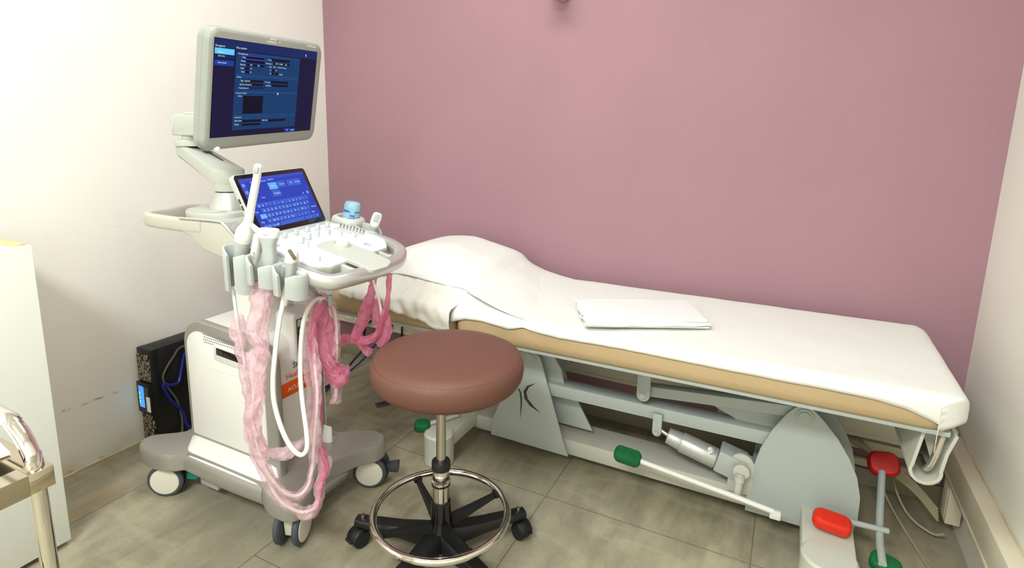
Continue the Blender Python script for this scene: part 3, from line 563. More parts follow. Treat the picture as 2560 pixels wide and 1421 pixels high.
# pedals
def pad(c, dx, dy, dz, ang, m, nm='pedal', tiltx=0.0, tilty=0.0):
    M = T3(c) @ RZ(ang) @ Matrix.Rotation(R(tilty), 4, 'Y') @ Matrix.Rotation(R(tiltx), 4, 'X')
    pl = rrect(-dx, dx, -dy, dy, min(dx, dy)*0.75, 8); mb = MB(); secs = []
    for k, z in ((0.80, -1), (0.95, -0.75), (1, -0.3), (1, 0.25), (0.95, 0.7), (0.82, 0.97)): secs.append([(x*k, y*k, z*dz) for x, y in pl])
    secs.append([(x*0.62, y*0.62, dz*1.0) for x, y in pl]); 
    return mb.loft(secs, M)
lv = obj('pedal_lever', MB().tube([(-0.36, 1.72, 0.166), (-0.05, 1.72, 0.134), (0.05, 1.72, 0.122)], 0.0085, 12, 1).box((0.055, 1.72, 0.114), (0.03, 0.014, 0.026), 0.002), WHITE, bed)
obj('pedal', pad((-0.397, 1.72, 0.170), 0.045, 0.025, 0.019, 2, GREEN, tiltx=28, tilty=5), GREEN, bed, label='green pedal pad at the front of the couch')
obj('pedal', pad((0.200, 1.715, 0.145), 0.050, 0.027, 0.020, -3, ORED, tiltx=14, tilty=4), ORED, bed, label='orange red pedal pad on the foot arm')
obj('pedal_lever', MB().tube([(0.24, 1.757, 0.135), (0.346, 1.776, 0.128)], 0.0085, 12, 1), BEDM, bed)
obj('pedal_lever', MB().tube([(0.323, 1.66, 0.10), (0.326, 1.78, 0.118), (0.343, 1.97, 0.20)], 0.0105, 12, 3), BEDM, bed)
obj('pedal', pad((0.349, 2.0, 0.212), 0.044, 0.037, 0.022, 5, RED, tiltx=50, tilty=-8), RED, bed, label='red pedal pad at the wall side')
obj('pedal', pad((0.334, 1.685, 0.084), 0.038, 0.028, 0.016, -12, GREEN, tiltx=14, tilty=8), GREEN, bed, label='green pedal pad near the bed foot')
obj('pedal', pad((-1.150, 1.62, 0.124), 0.030, 0.022, 0.018, 30, GREEN, tiltx=10), GREEN, bed, label='green pedal pad at the head end')
obj('pedal_lever', MB().tube([(-1.135, 1.64, 0.125), (-1.075, 1.75, 0.125)], 0.0085, 12, 1), BEDM2, bed)
# paper roll cradle at the foot
jp = [(0.352, 0.524), (0.338, 0.42)]; arc = [(0.372+0.036*math.cos(t), 0.414+0.036*math.sin(t)) for t in [R(170+k*(360-170+15)/14) for k in range(15)]]
outer = jp+arc+[(0.412, 0.47), (0.425, 0.522)]
def thick(pl, t):
    P = [Vector(p) for p in pl]; L = []
    for i, p in enumerate(P):
        d = (P[min(i+1, len(P)-1)]-P[max(i-1, 0)]).normalized(); L.append(tuple(p+Vector((-d.y, d.x))*t))
    return L
mb = MB().prism(outer+thick(outer, 0.008)[::-1], 1.622, 1.96, 'y', bev=0.001)
obj('roll_cradle', mb, BEDM2, bed)
obj('roll_end_plate', MB().prism([(0.352, 0.528), (0.425, 0.528), (0.412, 0.43), (0.400, 0.395)] , 1.68, 1.686, 'y', bev=0.001), BEDM2, bed)
obj('roll_rod', MB().tube([(0.372, 1.70, 0.414), (0.374, 1.635, 0.418), (0.383, 1.622, 0.455), (0.392, 1.622, 0.515)], 0.008, 12, 6), CHROME, bed)
# ---------------------------------------------------------------- linen
def bump2(x, a, b, c, d):
    def ss(t): t = max(0, min(1, t)); return t*t*(3-2*t)
    return ss((x-a)/(b-a))*(1-ss((x-c)/(d-c)))
HP = [(-1.66, 0), (-1.586, 0.20), (-1.47, 0.60), (-1.36, 0.90), (-1.28, 0.985), (-1.20, 1.0), (-1.13, 0.90), (-1.06, 0.78), (-1.005, 0.66), (-0.965, 0.42), (-0.90, 0.22), (-0.83, 0.09), (-0.76, 0.0)]
def hump(x, y):
    if x <= HP[0][0] or x >= HP[-1][0]: return 0.0
    i = max(k for k in range(len(HP)-1) if HP[k][0] <= x)
    p = [HP[max(i-1, 0)], HP[i], HP[i+1], HP[min(i+2, len(HP)-1)]]; t = (x-p[1][0])/(p[2][0]-p[1][0]); d = p[2][0]-p[1][0]
    m1 = (p[2][1]-p[0][1])/max(1e-6, p[2][0]-p[0][0])*d; m2 = (p[3][1]-p[1][1])/max(1e-6, p[3][0]-p[1][0])*d
    A = (2*t**3-3*t*t+1)*p[1][1]+(t**3-2*t*t+t)*m1+(-2*t**3+3*t*t)*p[2][1]+(t**3-t*t)*m2
    B = bump2(y, 1.53, 1.93, 2.08, 2.30)
    return 0.130*max(0, A)*(B**0.75 if B > 0 else 0)
def fbm(x, y, s, o=0): return mnoise.noise(Vector((x*s+o, y*s-o, o*1.7)))
ZT = 0.625
def cross_pt(s, x, hem, front=True):
    # s: arc coordinate, 0 at the front top corner; negative runs down the front, beyond width runs down the back
    wd = BY1-BY0; r = 0.03; yf = BY0-0.004; zt = ZT+0.004+tilt(x)
    if s < 0:
        # drape: quarter arc then vertical
        q = min(-s, r*1.57); a = q/r
        y = yf+r-r*math.sin(a); z = zt-r+r*math.cos(a)
        if -s > r*1.57: z -= (-s-r*1.57)
        return y, z
    if s > wd-2*r:
        q = s-(wd-2*r); a = min(q, r*1.57)/r
        y = BY1+0.004-r+r*math.sin(a); z = zt-r+r*math.cos(a)
        if q > r*1.57: z -= (q-r*1.57)
        return y, z
    return yf+r+s, zt
def hemz(x):
    pts = [(-1.0, 0.568), (-0.94, 0.592), (-0.877, 0.597), (-0.776, 0.590), (-0.726, 0.605), (-0.684, 0.598), (-0.6, 0.594), (-0.4, 0.599), (-0.2, 0.598), (0.0, 0.598), (0.19, 0.600), (0.25, 0.596), (0.302, 0.590), (0.349, 0.574), (0.39, 0.560), (0.44, 0.552)]
    for (a, za), (b, zb) in zip(pts, pts[1:]):
        if x <= b: t = max(0, (x-a)/(b-a)); return za+(zb-za)*t
    return pts[-1][1]
def sheet_fn(u, v):
    x0, x1 = -1.0, BX1-0.03
    x = x0+(x1+0.085-x0)*u
    over = max(0, x-x1)
    xx = min(x, x1)
    drop = 0.0
    smax = (BY1-BY0)-0.06+0.047+0.09
    hz = hemz(xx); zt = ZT+0.004+tilt(xx)
    # arc length reaching the hem height
    sl = zt-hz; smin = -(0.03*math.acos(max(-1, min(1, 1-sl/0.03))) if sl < 0.03 else 0.0471+(sl-0.03))
    s = smin+(smax-smin)*v
    y, z = cross_pt(s, xx, hz)
    top = max(0, min(1, (y-BY0-0.0)/0.03))
    z += hump(xx, y)*(1 if y < BY1-0.0 else 0.85)
    if xx < -0.9: z += 0.008*(1-min(1, (xx+1.0)/0.1))*top
    z += 0.0016*fbm(x, y, 9, 1)*top+0.0008*fbm(x, y, 30, 2)
    if y <= BY0+0.002: y -= 0.002+0.002*fbm(x, 0, 14, 3)
    # rounded far corner and drop over the foot end
    if over > 0:
        rr = 0.03; a = min(over, rr*1.57)/rr
        x = x1+rr*math.sin(a)+0.003; z = z-rr+rr*math.cos(a)
        if over > rr*1.57: z -= (over-rr*1.57)*(1.0 if z > 0.5 else 0.3); x += 0.004*fbm(y, z, 18, 5)
    # pull in at the corners
    cy = max(0, y-(BY1-0.10))/0.10; cf = max(0, (BY0+0.08)-y)/0.08
    lim = BX1+0.008-0.085*(1-math.sqrt(max(0, 1-min(1, cy)**2)))*1.0-0.07*(1-math.sqrt(max(0, 1-min(1, cf)**2)))
    if x > lim: x = lim
    return (x, y, z)
o = obj('bed_sheet', MB().grid(sheet_fn, 150, 70), SHEET, solid=0.0016, ang=180)
tag(o, 'long smooth white sheet covering the couch from pillow to foot end', 'sheet')
# pillow under the linen
def pillow_fn():
    mb = MB(); cx, cy = -1.24, 1.90; secs = []
    N = 40; pl = [(math.copysign(abs(math.cos(t))**0.45, math.cos(t)), math.copysign(abs(math.sin(t))**0.45, math.sin(t))) for t in [2*math.pi*k/N for k in range(N)]]
    for j in range(9):
        f = j/8; k = 0.9*math.sqrt(max(0.0, 1-(2*f-1)**4)) if 0 < j < 8 else 0.35
        q = []
        for a, b in pl:
            x = cx+a*0.20*k; y = cy+b*0.24*k
            q.append((x, y, ZT+tilt(x)+0.001+f*max(0.02, hump(x, y)-0.012)))
        secs.append(q)
    return mb.loft(secs)
o = obj('pillow', pillow_fn(), SHEET, ang=60); tag(o, 'white pillow hidden under the linen at the couch head', 'pillow')
def cover_fn(u, v):
    x0, x1 = -1.565, -0.985
    hh = [(0, 0.592), (0.12, 0.584), (0.3, 0.582), (0.5, 0.572), (0.68, 0.562), (0.8, 0.548), (0.9, 0.540), (1.0, 0.536)]
    for (a, za), (b, zb) in zip(hh, hh[1:]):
        if u <= b: hz = za+(zb-za)*(u-a)/(b-a); break
    x = x0+(x1-x0)*u+0.075*(1-u)**2*max(0, 1-v*2.5)
    # front edge of the cover starts a little inside the head end
    zt = ZT+0.009+tilt(x); smax = (BY1-BY0)-0.06+0.047+0.05
    sl = zt-hz; smin = -(0.03*math.acos(max(-1, min(1, 1-sl/0.03))) if sl < 0.03 else 0.0471+(sl-0.03))
    s = smin+(smax-smin)*v; y, z = cross_pt(s, x, hz); z += 0.005
    h = hump(x, y)*1.03
    z += h
    fr = max(0, 1-(y-BY0)/0.30); fr = min(1, fr)
    z += fr*(0.012*fbm(x, y, 11, 4)+0.008*fbm(x+0.3*y, y*0.5, 24, 6)+0.0045*fbm(x, y, 60, 8))+0.002*fbm(x, y, 8, 9)
    if y <= BY0+0.01: y -= 0.008+0.016*max(0, fbm(x, z, 13, 2))+0.007*fbm(x+0.4*z, z, 34, 5)+0.012*u
    if x < -1.50 and y < 1.66: y += (1.66-y)*0.4*(-1.50-x)/0.065
    x += 0.004*fbm(y, z, 16, 7)
    return (x, y, z)
o = obj('pillow_cover', MB().grid(cover_fn, 90, 90), CRUMP, solid=0.0016, ang=180)
tag(o, 'crumpled white cloth over the pillow at the head of the couch', 'cloth')
# top layer of the long sheet lifted over the pillow
def lap_fn(u, v):
    def yfront(x):
        if x < -1.0: return 1.672+0.02*fbm(x, 0, 6, 2)
        return 1.672+(1.578-1.672)*min(1, (x+1.0)/0.34)
    x0 = -1.56; y = None
    # right edge runs from the wall side of the pillow to the front of the couch
    xr = -0.93+(-0.60+0.93)*(1-v)
    x = x0+(xr-x0)*u
    yf = yfront(x); y = yf+(BY1+0.006-yf)*v
    off = 0.0145 if x < -0.955 else 0.0145-0.0100*min(1, (x+0.955)/0.32)
    if u > 0.86: off -= 0.010*((u-0.86)/0.14)
    z = ZT+off+tilt(x)+hump(x, y)*1.04
    if v > 0.9: z -= 0.012*((v-0.9)/0.1)**2
    if y < 1.60: z -= 0.006*(1.60-y)/0.022
    z += 0.0022*fbm(x, y, 9, 3)+0.0008*fbm(x, y, 30, 5)
    lift = max(0, 1-v/0.10)*max(0, 1-abs(x+0.93)/0.14); z += 0.006*lift
    return (x, y, z)
o = obj('drawn_sheet', MB().grid(lap_fn, 90, 60), SHEET, solid=0.0016, ang=180)
tag(o, 'smooth white sheet layer drawn over the pillow, its edge falling diagonally to the couch front', 'sheet')
# folded towel
def fold_towel():
    t = thing('folded_sheet', 'small white sheet folded flat on the middle of the couch', 'linen', (-0.40, 1.79, 0.63))
    M = T3((-0.405, 1.79, ZT+0.012)) @ RZ(28)
    for k, (dx, dy, z) in enumerate(((0, 0, 0.0), (0.004, 0.004, 0.008), (-0.003, 0.008, 0.016))):
        def fn(u, v, k=k, dx=dx, dy=dy, z=z):
            X = -0.195+0.39*u+dx; Y = -0.105+0.225*v+dy
            e = min(1, min(v, 1-v)*14)
            Z = z+0.0045*fbm(X, Y, 9, k)*0.4+(0.006*max(0, 1-u*6)*fbm(X*3, Y, 16, k))
            Z += 0.001-0.003*(1-e)
            X += 0.008*fbm(Y, k, 25, 3)*(1-min(1, u*5))
            return tuple(M @ Vector((X, Y, Z)))
        obj('fold_layer', MB().grid(fn, 40, 26), TOWEL, t, solid=0.0065, ang=70, bevel=0.002)
    mb = MB(); pts = [(-0.195+0.39*k/20, -0.106, 0.009+0.001*math.sin(k)) for k in range(21)]
    mb.tube([tuple(M @ Vector(p)) for p in pts], [0.0105, 0.0105, 0.010, 0.0095, 0.008, 0.0045], 10, 2, jit=0.05); obj('folded_edge', mb, TOWEL, t, ang=70)
fold_towel()
# ================================================================ stool
SX, SY = -0.804, 1.222
st = thing('rolling_stool', 'round brown vinyl stool on a chrome gas column with foot ring and castors', 'stool', (SX, SY, 0))
Ms = T3((SX, SY, 0))
Mq = T3((SX+0.016, SY+0.008, 0))
obj('seat', MB().lathe([(0.0, 0.548), (0.168, 0.548), (0.184, 0.551), (0.196, 0.560), (0.2045, 0.575), (0.207, 0.592), (0.206, 0.608), (0.201, 0.621), (0.1985, 0.6235), (0.197, 0.6225), (0.1955, 0.624), (0.189, 0.629), (0.165, 0.633), (0.11, 0.636), (0.05, 0.637), (0, 0.637)], 96, Mq), BROWN, st, ang=60)
mb = MB()
for k in range(110): mb.box((0.1985, 0, 0.6232), (0.0007, 0.0048, 0.0008), 0, Mq @ Matrix.Rotation(2*math.pi*k/110, 4, 'Z'))
o = obj('seam_stitching', mb, mat('dark_brown_thread', (66, 42, 38), 0.7), st, ang=0); o['kind'] = 'stuff'
obj('seat_plate', MB().box((SX, SY, 0.542), (0.16, 0.16, 0.012), 0.003), BLACKP, st)
obj('height_lever', MB().tube([(SX-0.02, SY-0.01, 0.537), (SX-0.06, SY-0.03, 0.522), (SX-0.10, SY-0.062, 0.505), (SX-0.112, SY-0.082, 0.500)], 0.005, 10, 3).box((0, 0, 0), (0.05, 0.020, 0.009), 0.003, T3((SX-0.118, SY-0.094, 0.498)) @ RZ(60)), BLACKP, st)
obj('gas_piston', MB().cyl((SX, SY, 0.29), (SX, SY, 0.54), 0.0135, n=28), STEEL, st)
obj('collar', MB().lathe([(0.0135, 0.312), (0.025, 0.312), (0.0265, 0.309), (0.0265, 0.288), (0.024, 0.286)], 36, Ms, cap=False), BLACKP, st)
obj('column_sleeve', MB().lathe([(0.0235, 0.185), (0.0235, 0.243), (0.0262, 0.244), (0.0262, 0.253), (0.0235, 0.254), (0.0235, 0.288)], 40, Ms, cap=False), CHROME, st)
obj('sleeve_ring', MB().lathe([(0.0236, 0.238), (0.0270, 0.239), (0.0270, 0.2445), (0.0236, 0.245)], 40, Ms, cap=False), BLACKG, st)
obj('hub', MB().lathe([(0, 0.055), (0.042, 0.055), (0.044, 0.075), (0.038, 0.098), (0.030, 0.118), (0.0285, 0.135), (0.0275, 0.186), (0.0265, 0.19), (0.0235, 0.19)], 40, Ms, cap=False), BLACKG, st)
obj('foot_ring', MB().tube([(SX+0.190*math.cos(t), SY+0.190*math.sin(t), 0.150) for t in [2*math.pi*k/48 for k in range(48)]], 0.0105, 14, 2, closed=True), CHROME, st)
for a in (57, 147, 237, 327):
    M = Ms @ RZ(a)
    mb = MB().loft([[(0.03, -0.014, 0.098), (0.03, 0.014, 0.098), (0.03, 0.011, 0.128), (0.03, -0.011, 0.128)], [(0.10, -0.010, 0.118), (0.10, 0.010, 0.118), (0.10, 0.008, 0.138), (0.10, -0.008, 0.138)], [(0.176, -0.007, 0.137), (0.176, 0.007, 0.137), (0.176, 0.006, 0.150), (0.176, -0.006, 0.150)]], M)
    mb.box((0.178, 0, 0.146), (0.014, 0.026, 0.018), 0.004, M)
    obj('ring_spoke', mb, BLACKP, st)
for i, a in enumerate((194, 266, 338, 50, 122)):
    M = Ms @ RZ(a); secs = []
    for x, w, z0, z1 in ((0.02, 0.030, 0.050, 0.105), (0.06, 0.030, 0.052, 0.100), (0.12, 0.026, 0.058, 0.092), (0.20, 0.023, 0.064, 0.088), (0.245, 0.022, 0.066, 0.086)):
        secs.append([(x, y*w, z0+(z1-z0)*q) for y, q in ((-0.9, 0), (0.9, 0), (1, 0.25), (0.92, 0.75), (0.7, 0.95), (0, 1.0), (-0.7, 0.95), (-0.92, 0.75), (-1, 0.25))])
    secs.append([(0.264, y*0.8, z) for (_, y, z) in secs[-1]])
    lg = obj('base_leg', MB().loft(secs, M), BLACKP, st)
    obj('leg_bolt', MB().cyl((M @ Vector((0.243, 0, 0.082))), (M @ Vector((0.243, 0, 0.096))), 0.007, n=14), CHROME, lg)
    Mc = M @ T3((0.246, 0, 0.027)) @ RZ((60, -20, 40, -75, 10)[i]) @ T3((0.012, 0, 0))
    cs = MB()
    for s in (-1, 1): cs.lathe([(0, s*0.004), (0.024, s*0.004), (0.027, s*0.007), (0.027, s*0.016), (0.023, s*0.020), (0, s*0.020)], 26, Mc @ Matrix.Rotation(R(90), 4, 'X'))
    c0 = obj('castor_wheels', cs, BLACKP, st)
    hd = MB().lathe([(0.0285, -0.0215), (0.031, -0.018), (0.031, 0.018), (0.0285, 0.0215)], 16, Mc @ Matrix.Rotation(R(90), 4, 'X'), cap=False, a0=R(0), a1=R(150))
    hd.cyl(Mc @ Vector((-0.012, 0, 0.02)), Mc @ Vector((-0.012, 0, 0.046)), 0.009, n=14).box((0.030, 0, 0.006), (0.016, 0.028, 0.006), 0.002, Mc)
    obj('castor_hood', hd, BLACKP, lg, solid=0.002)
# ================================================================ left cabinet
cab = thing('side_cabinet', 'plain white laminate cabinet at the left edge, chipboard showing on its top', 'cabinet', (-1.97, 0.4, 0))
obj('side_panel', MB().box((-1.797, 0.20, 0.459), (0.018, 1.12, 0.882), 0.0015), LAMIN, cab)
obj('side_panel', MB().box((-2.145, 0.20, 0.459), (0.018, 1.12, 0.882), 0.0015), LAMIN, cab)
obj('back_panel', MB().box((-1.97, 0.755, 0.459), (0.33, 0.01, 0.87)), CHIP, cab)
obj('bottom_panel', MB().box((-1.97, 0.20, 0.06), (0.33, 1.08, 0.018)), LAMIN, cab)
obj('top_panel', MB().box((-1.97, 0.195, 0.884), (0.33, 1.09, 0.018), 0.001), LAMIN, cab)
obj('top_edge_strip', MB().box((-1.985, 0.748, 0.897), (0.335, 0.022, 0.010), 0.001), CHIP, cab)
obj('plinth', MB().box((-1.90, 0.17, 0.026), (0.10, 1.0, 0.05)), CHIP, cab)
# ================================================================ trolley
TX, TY, TZ = -0.866, 0.339, 0.783
tr = thing('steel_trolley', 'polished steel instrument trolley with a tube handle at the lower left corner', 'trolley', (-1.1, 0.06, 0))
SIDE = mat('polished_steel', (196, 184, 166), 0.1, metal=1.0)
TX0, TY0 = -1.26, -0.22
w = 0.029; zt = TZ
def rim(z):
    mb = MB(); L = TX-TX0+w; D_ = TY-TY0-w
    for y in (TY, TY0): mb.box(((TX+TX0)/2, y, z), (L, w, 0.029), 0.0012)
    for x in (TX, TX0): mb.box((x, (TY+TY0)/2, z), (w, D_, 0.029), 0.0)
    return mb
obj('shelf_rim', rim(zt-0.0145), SIDE, tr)
obj('shelf_tray', MB().box(((TX+TX0)/2, (TY+TY0)/2, zt-0.03), (TX-TX0, TY-TY0, 0.004)), STEEL, tr)
obj('shelf_rim', rim(0.28).box(((TX+TX0)/2, (TY+TY0)/2, 0.27), (TX-TX0, TY-TY0, 0.004)), SIDE, tr)
for y in (TY, TY0):
    zz = 0.839; rr = 0.068
    pts = [(TX, y, 0.09), (TX, y, 0.5), (TX, y, zz-rr)] + [(TX-rr+rr*math.cos(t), y, zz-rr+rr*math.sin(t)) for t in [R(a) for a in (20, 45, 70)]] + [(TX-rr, y, zz), (TX0+rr, y, zz)] + [(TX0+rr-rr*math.sin(t), y, zz-rr+rr*math.cos(t)) for t in [R(a) for a in (20, 45, 70)]] + [(TX0, y, zz-rr), (TX0, y, 0.5), (TX0, y, 0.09)]
    if y == TY0: pts = [(TX, y, 0.09), (TX, y, 0.5), (TX, y, zt)]; obj('corner_post', MB().tube([(TX0, y, 0.09), (TX0, y, 0.5), (TX0, y, zt)], 0.0102, 20, 3), CHROME, tr)
    obj('tube_frame' if y == TY else 'corner_post', MB().tube(pts, 0.0102, 20, 4), CHROME, tr)
for x in (TX, TX0):
    for y in (TY, TY0):
        M = T3((x, y, 0.04)) @ Matrix.Rotation(R(90), 4, 'X')
        obj('castor', MB().lathe([(0, -0.012), (0.036, -0.012), (0.04, -0.008), (0.04, 0.008), (0.036, 0.012), (0, 0.012)], 28, M).box((x, y, 0.075), (0.03, 0.034, 0.03), 0.004), BLACKP, tr)
def sheet_paper(c, ang, z, sx=0.21, sy=0.297):
    M = T3((c[0], c[1], z)) @ RZ(ang)
    return MB().box((0, 0, 0.002), (sx, sy, 0.004), 0.0005, M)
o = obj('paper_stack', sheet_paper((-1.075, 0.262), 82, zt+0.002, 0.19, 0.28), PAPER); tag(o, 'white papers lying on the steel trolley under its handle', 'papers')
# ================================================================ UPS
UX0, UX1, UY0, UY1, UZ = -2.147, -2.068, 1.19, 1.66, 0.385
up = thing('power_backup_unit', 'tall black power backup unit with a lit display between wall and machine', 'power supply', (-2.1, 1.42, 0))
obj('casing', MB().box(((UX0+UX1)/2, (UY0+0.03+UY1)/2, UZ/2), (UX1-UX0, UY1-UY0-0.03, UZ), 0.003), BLACKP, up)
obj('front_frame', MB().box(((UX0+UX1)/2, UY0+0.018, UZ/2), (UX1-UX0+0.004, 0.028, UZ+0.002), 0.004), BLACKP, up)
GRL = mat('perforated_grille', (120, 112, 92), 0.5); nt, b, new, link = gnodes(GRL)
tc = new('ShaderNodeTexCoord'); vo = new('ShaderNodeTexVoronoi'); vo.inputs['Scale'].default_value = 160; mp = new('ShaderNodeMapping'); mp.inputs['Scale'].default_value = (1, 1, 0.5)
link(tc.outputs['Object'], mp.inputs['Vector']); link(mp.outputs[0], vo.inputs['Vector'])
link(mixc(nt, ramp(nt, vo.outputs['Distance'], 0.42, 0.6), s2l((150, 140, 112)), s2l((14, 14, 13))), b.inputs['Base Color'])
for z0, z1 in ((0.262, 0.365), (0.01, 0.125)): obj('front_grille', MB().box(((UX0+UX1)/2, UY0+0.003, (z0+z1)/2), (UX1-UX0-0.012, 0.012, z1-z0), 0.003), GRL, up)
cp = obj('control_panel', MB().box(((UX0+UX1)/2, UY0-0.001, 0.195), (UX1-UX0-0.004, 0.02, 0.122), 0.003), BLACKP, up)
obj('display', MB().box((UX0+0.030, UY0-0.0115, 0.2), (0.030, 0.001, 0.085)), UPS_LCD, cp)
obj('display_graphics', MB().box((UX0+0.020, UY0-0.0125, 0.178), (0.005, 0.001, 0.01)).box((UX0+0.020, UY0-0.0125, 0.195), (0.005, 0.001, 0.01)).box((UX0+0.020, UY0-0.0125, 0.212), (0.005, 0.001, 0.01)), LEDG, cp)
obj('status_label', MB().box((UX0+0.068, UY0-0.0115, 0.176), (0.022, 0.001, 0.06)), PAPER, cp)
obj('button_block', MB().box((UX0+0.062, UY0-0.0125, 0.228), (0.024, 0.003, 0.03), 0.001), DARKG, cp)
ZU = UX1+0.008
o = obj('blue_power_cord', MB().tube([(-1.74, 1.33, 0.40), (-1.88, 1.34, 0.385), (-2.0, 1.335, 0.365), (-2.05, 1.319, 0.340), (-2.056, 1.301, 0.274), (-2.05, 1.281, 0.231), (-2.045, 1.248, 0.235), (-2.05, 1.222, 0.244), (-2.054, 1.247, 0.173), (-2.054, 1.288, 0.105), (-2.05, 1.302, 0.038), (-2.03, 1.33, 0.008), (-1.98, 1.42, 0.008)], 0.0055, 8, 6), BCABLE)
tag(o, 'bright blue cord looping down the side of the black power unit', 'cable')
o = obj('grey_power_cord', MB().tube([(-1.76, 1.29, 0.42), (-1.92, 1.31, 0.40), (-2.05, 1.305, 0.366), (-2.058, 1.275, 0.335), (-2.058, 1.245, 0.302), (-2.06, 1.230, 0.269), (-2.062, 1.243, 0.225), (-2.06, 1.275, 0.155), (-2.06, 1.288, 0.07), (-2.04, 1.27, 0.006), (-1.98, 1.24, 0.006)], 0.0042, 8, 6), mat('grey_cord', (84, 80, 72), 0.5))
tag(o, 'thin dark grey cord hanging in a curve beside the blue cord', 'cable')
# ================================================================ ultrasound machine
us = thing('ultrasound_machine', 'wheeled ultrasound scanner with a lit monitor, blue touch keyboard and silver base', 'ultrasound machine', (-1.5, 1.215, 0))
YC = 1.215
# castors: (pivot x, y), axis direction in degrees, offset
def caster(x, y, axis, brake, bcol):
    M = T3((x, y, 0.0)) @ RZ(axis)      # local x = wheel axis
    fk = MB()
    fk.box((0, 0, 0.098), (0.034, 0.062, 0.034), 0.010, M, 3)
    fk.prism(rpoly([(-0.022, 0.030), (0.022, 0.030), (0.030, 0.11), (-0.030, 0.11)], 0.012), -0.015, 0.015, 'x', M, 0.003)
    fk.cyl(M @ Vector((0, 0, 0.10)), M @ Vector((0, 0, 0.128)), 0.018, n=20)
    fork = obj('caster', fk, CREAM, us)
    for s in (-1, 1):
        Mw = M @ T3((s*0.028, 0, 0.057)) @ Matrix.Rotation(R(90*s), 4, 'Y')
        obj('wheel', MB().lathe([(0.0, -0.010), (0.046, -0.010), (0.052, -0.009), (0.0567, -0.004), (0.0567, 0.005), (0.052, 0.0095), (0.046, 0.010), (0, 0.010)], 48, Mw), RUBBER, fork)
        obj('hub_cap', MB().lathe([(0.046, 0.0095), (0.0445, 0.0115), (0.040, 0.0125), (0, 0.0128)], 48, Mw, cap=False), CREAM, fork)
    if brake:
        bp = MB().lathe([(0.056, -0.013), (0.061, -0.011), (0.061, 0.011), (0.056, 0.013)], 16, M @ T3((0, 0, 0.057)) @ Matrix.Rotation(R(90), 4, 'Y') , cap=False, a0=R(brake), a1=R(brake+85))
        obj('brake_guard', bp, DARKG, fork, solid=0.003)
        a = R(brake+40); d = Vector((0, math.sin(a), -math.cos(a))) if False else None
        Mb = M @ T3((0, 0.072 if brake > 0 else -0.072, 0.062))
        obj('brake_pedal', MB().prism(rpoly([(-0.012, -0.012), (0.022, -0.016), (0.024, 0.018), (-0.012, 0.010)], 0.005) if brake > 0 else rpoly([(-0.024, -0.016), (0.012, -0.012), (0.012, 0.010), (-0.024, 0.018)], 0.005), -0.017, 0.017, 'x', Mb, 0.003), bcol, fork)
caster(-1.775, 1.052, -58, 20, TEAL)
caster(-1.230, 1.072, 22, 0, DARKG)
caster(-1.212, 1.405, -62, 20, DARKG)
caster(-1.775, 1.385, -70, 0, DARKG)
# base shell: plan outline with four lobes
bp = [(-1.862, 1.012), (-1.790, 0.995), (-1.715, 1.010), (-1.672, 1.045), (-1.640, 1.052), (-1.355, 1.052), (-1.325, 1.046), (-1.270, 1.020), (-1.200, 1.016), (-1.170, 1.040), (-1.168, 1.080), (-1.190, 1.120), (-1.215, 1.160), (-1.222, 1.215),
      (-1.215, 1.275), (-1.190, 1.335), (-1.160, 1.375), (-1.160, 1.415), (-1.19, 1.445), (-1.245, 1.445), (-1.315, 1.395), (-1.355, 1.380), (-1.640, 1.380), (-1.672, 1.388), (-1.715, 1.425), (-1.790, 1.435), (-1.862, 1.42), (-1.872, 1.37), (-1.80, 1.30), (-1.775, 1.215), (-1.80, 1.13), (-1.872, 1.06)]
bsm = [tuple(v)[:2] for v in smooth([(x, y, 0) for x, y in bp], 4, True)]
def base_shell():
    cx, cy = -1.50, YC; secs = []
    for k, z in ((0.93, 0.110), (0.985, 0.112), (1.0, 0.118), (1.0, 0.152), (0.985, 0.165), (0.96, 0.170)):
        q = []
        for x, y in bsm:
            # concave rails: sink the mid sides a bit, lift the feet
            q.append((cx+(x-cx)*(0.012*k+0.988 if False else 1-(1-k)*0.28), cy+(y-cy)*(1-(1-k)*0.5), z))
        secs.append(q)
    return MB().loft(secs)
obj('base_shell', base_shell(), SILVER, us, ang=50)
for s, y0 in ((1, 1.052), (-1, 1.378)):
    mb = MB().tube([(-1.69, y0+0.004*s, 0.132), (-1.5, y0, 0.130), (-1.32, y0+0.004*s, 0.132)], 0.001, 16, 6, sec=(0.016, 0.030, 0.8), up=(0, 0, 1))
    obj('bumper_rail', mb, SILVER, us, ang=60)
mb = MB()
for s in (1, -1):
    f = lambda y: YC+s*(y-YC)
    p = [(1.108, 0.225), (1.100, 0.205), (1.062, 0.174), (1.050, 0.160), (1.062, 0.150), (1.13, 0.150)]
    secs = []
    for x, k in ((-1.712, 0.15), (-1.70, 0.7), (-1.68, 0.95), (-1.655, 1), (-1.36, 1), (-1.335, 0.95), (-1.318, 0.7), (-1.308, 0.15)):
        secs.append([(x, f(1.108+(y-1.108)*k), 0.168+(z-0.168)*(k if y < 1.1 else 1)) for y, z in p])
    mb.loft(secs)
obj('base_skirt', mb, WHITE, us, ang=50)
mb = MB().prism([(-1.37, 0.20), (-1.335, 0.185), (-1.235, 0.128), (-1.215, 0.10), (-1.225, 0.075), (-1.37, 0.075)], 1.13, 1.30, 'y', bev=0.008)
obj('front_apron', mb, SILVER, us, bevel=0.003)
mb = MB().prism([(-1.70, 0.30), (-1.72, 0.205), (-1.80, 0.168), (-1.80, 0.14), (-1.66, 0.14), (-1.66, 0.30)], 1.135, 1.295, 'y', bev=0.008); obj('rear_apron', mb, SILVER, us)
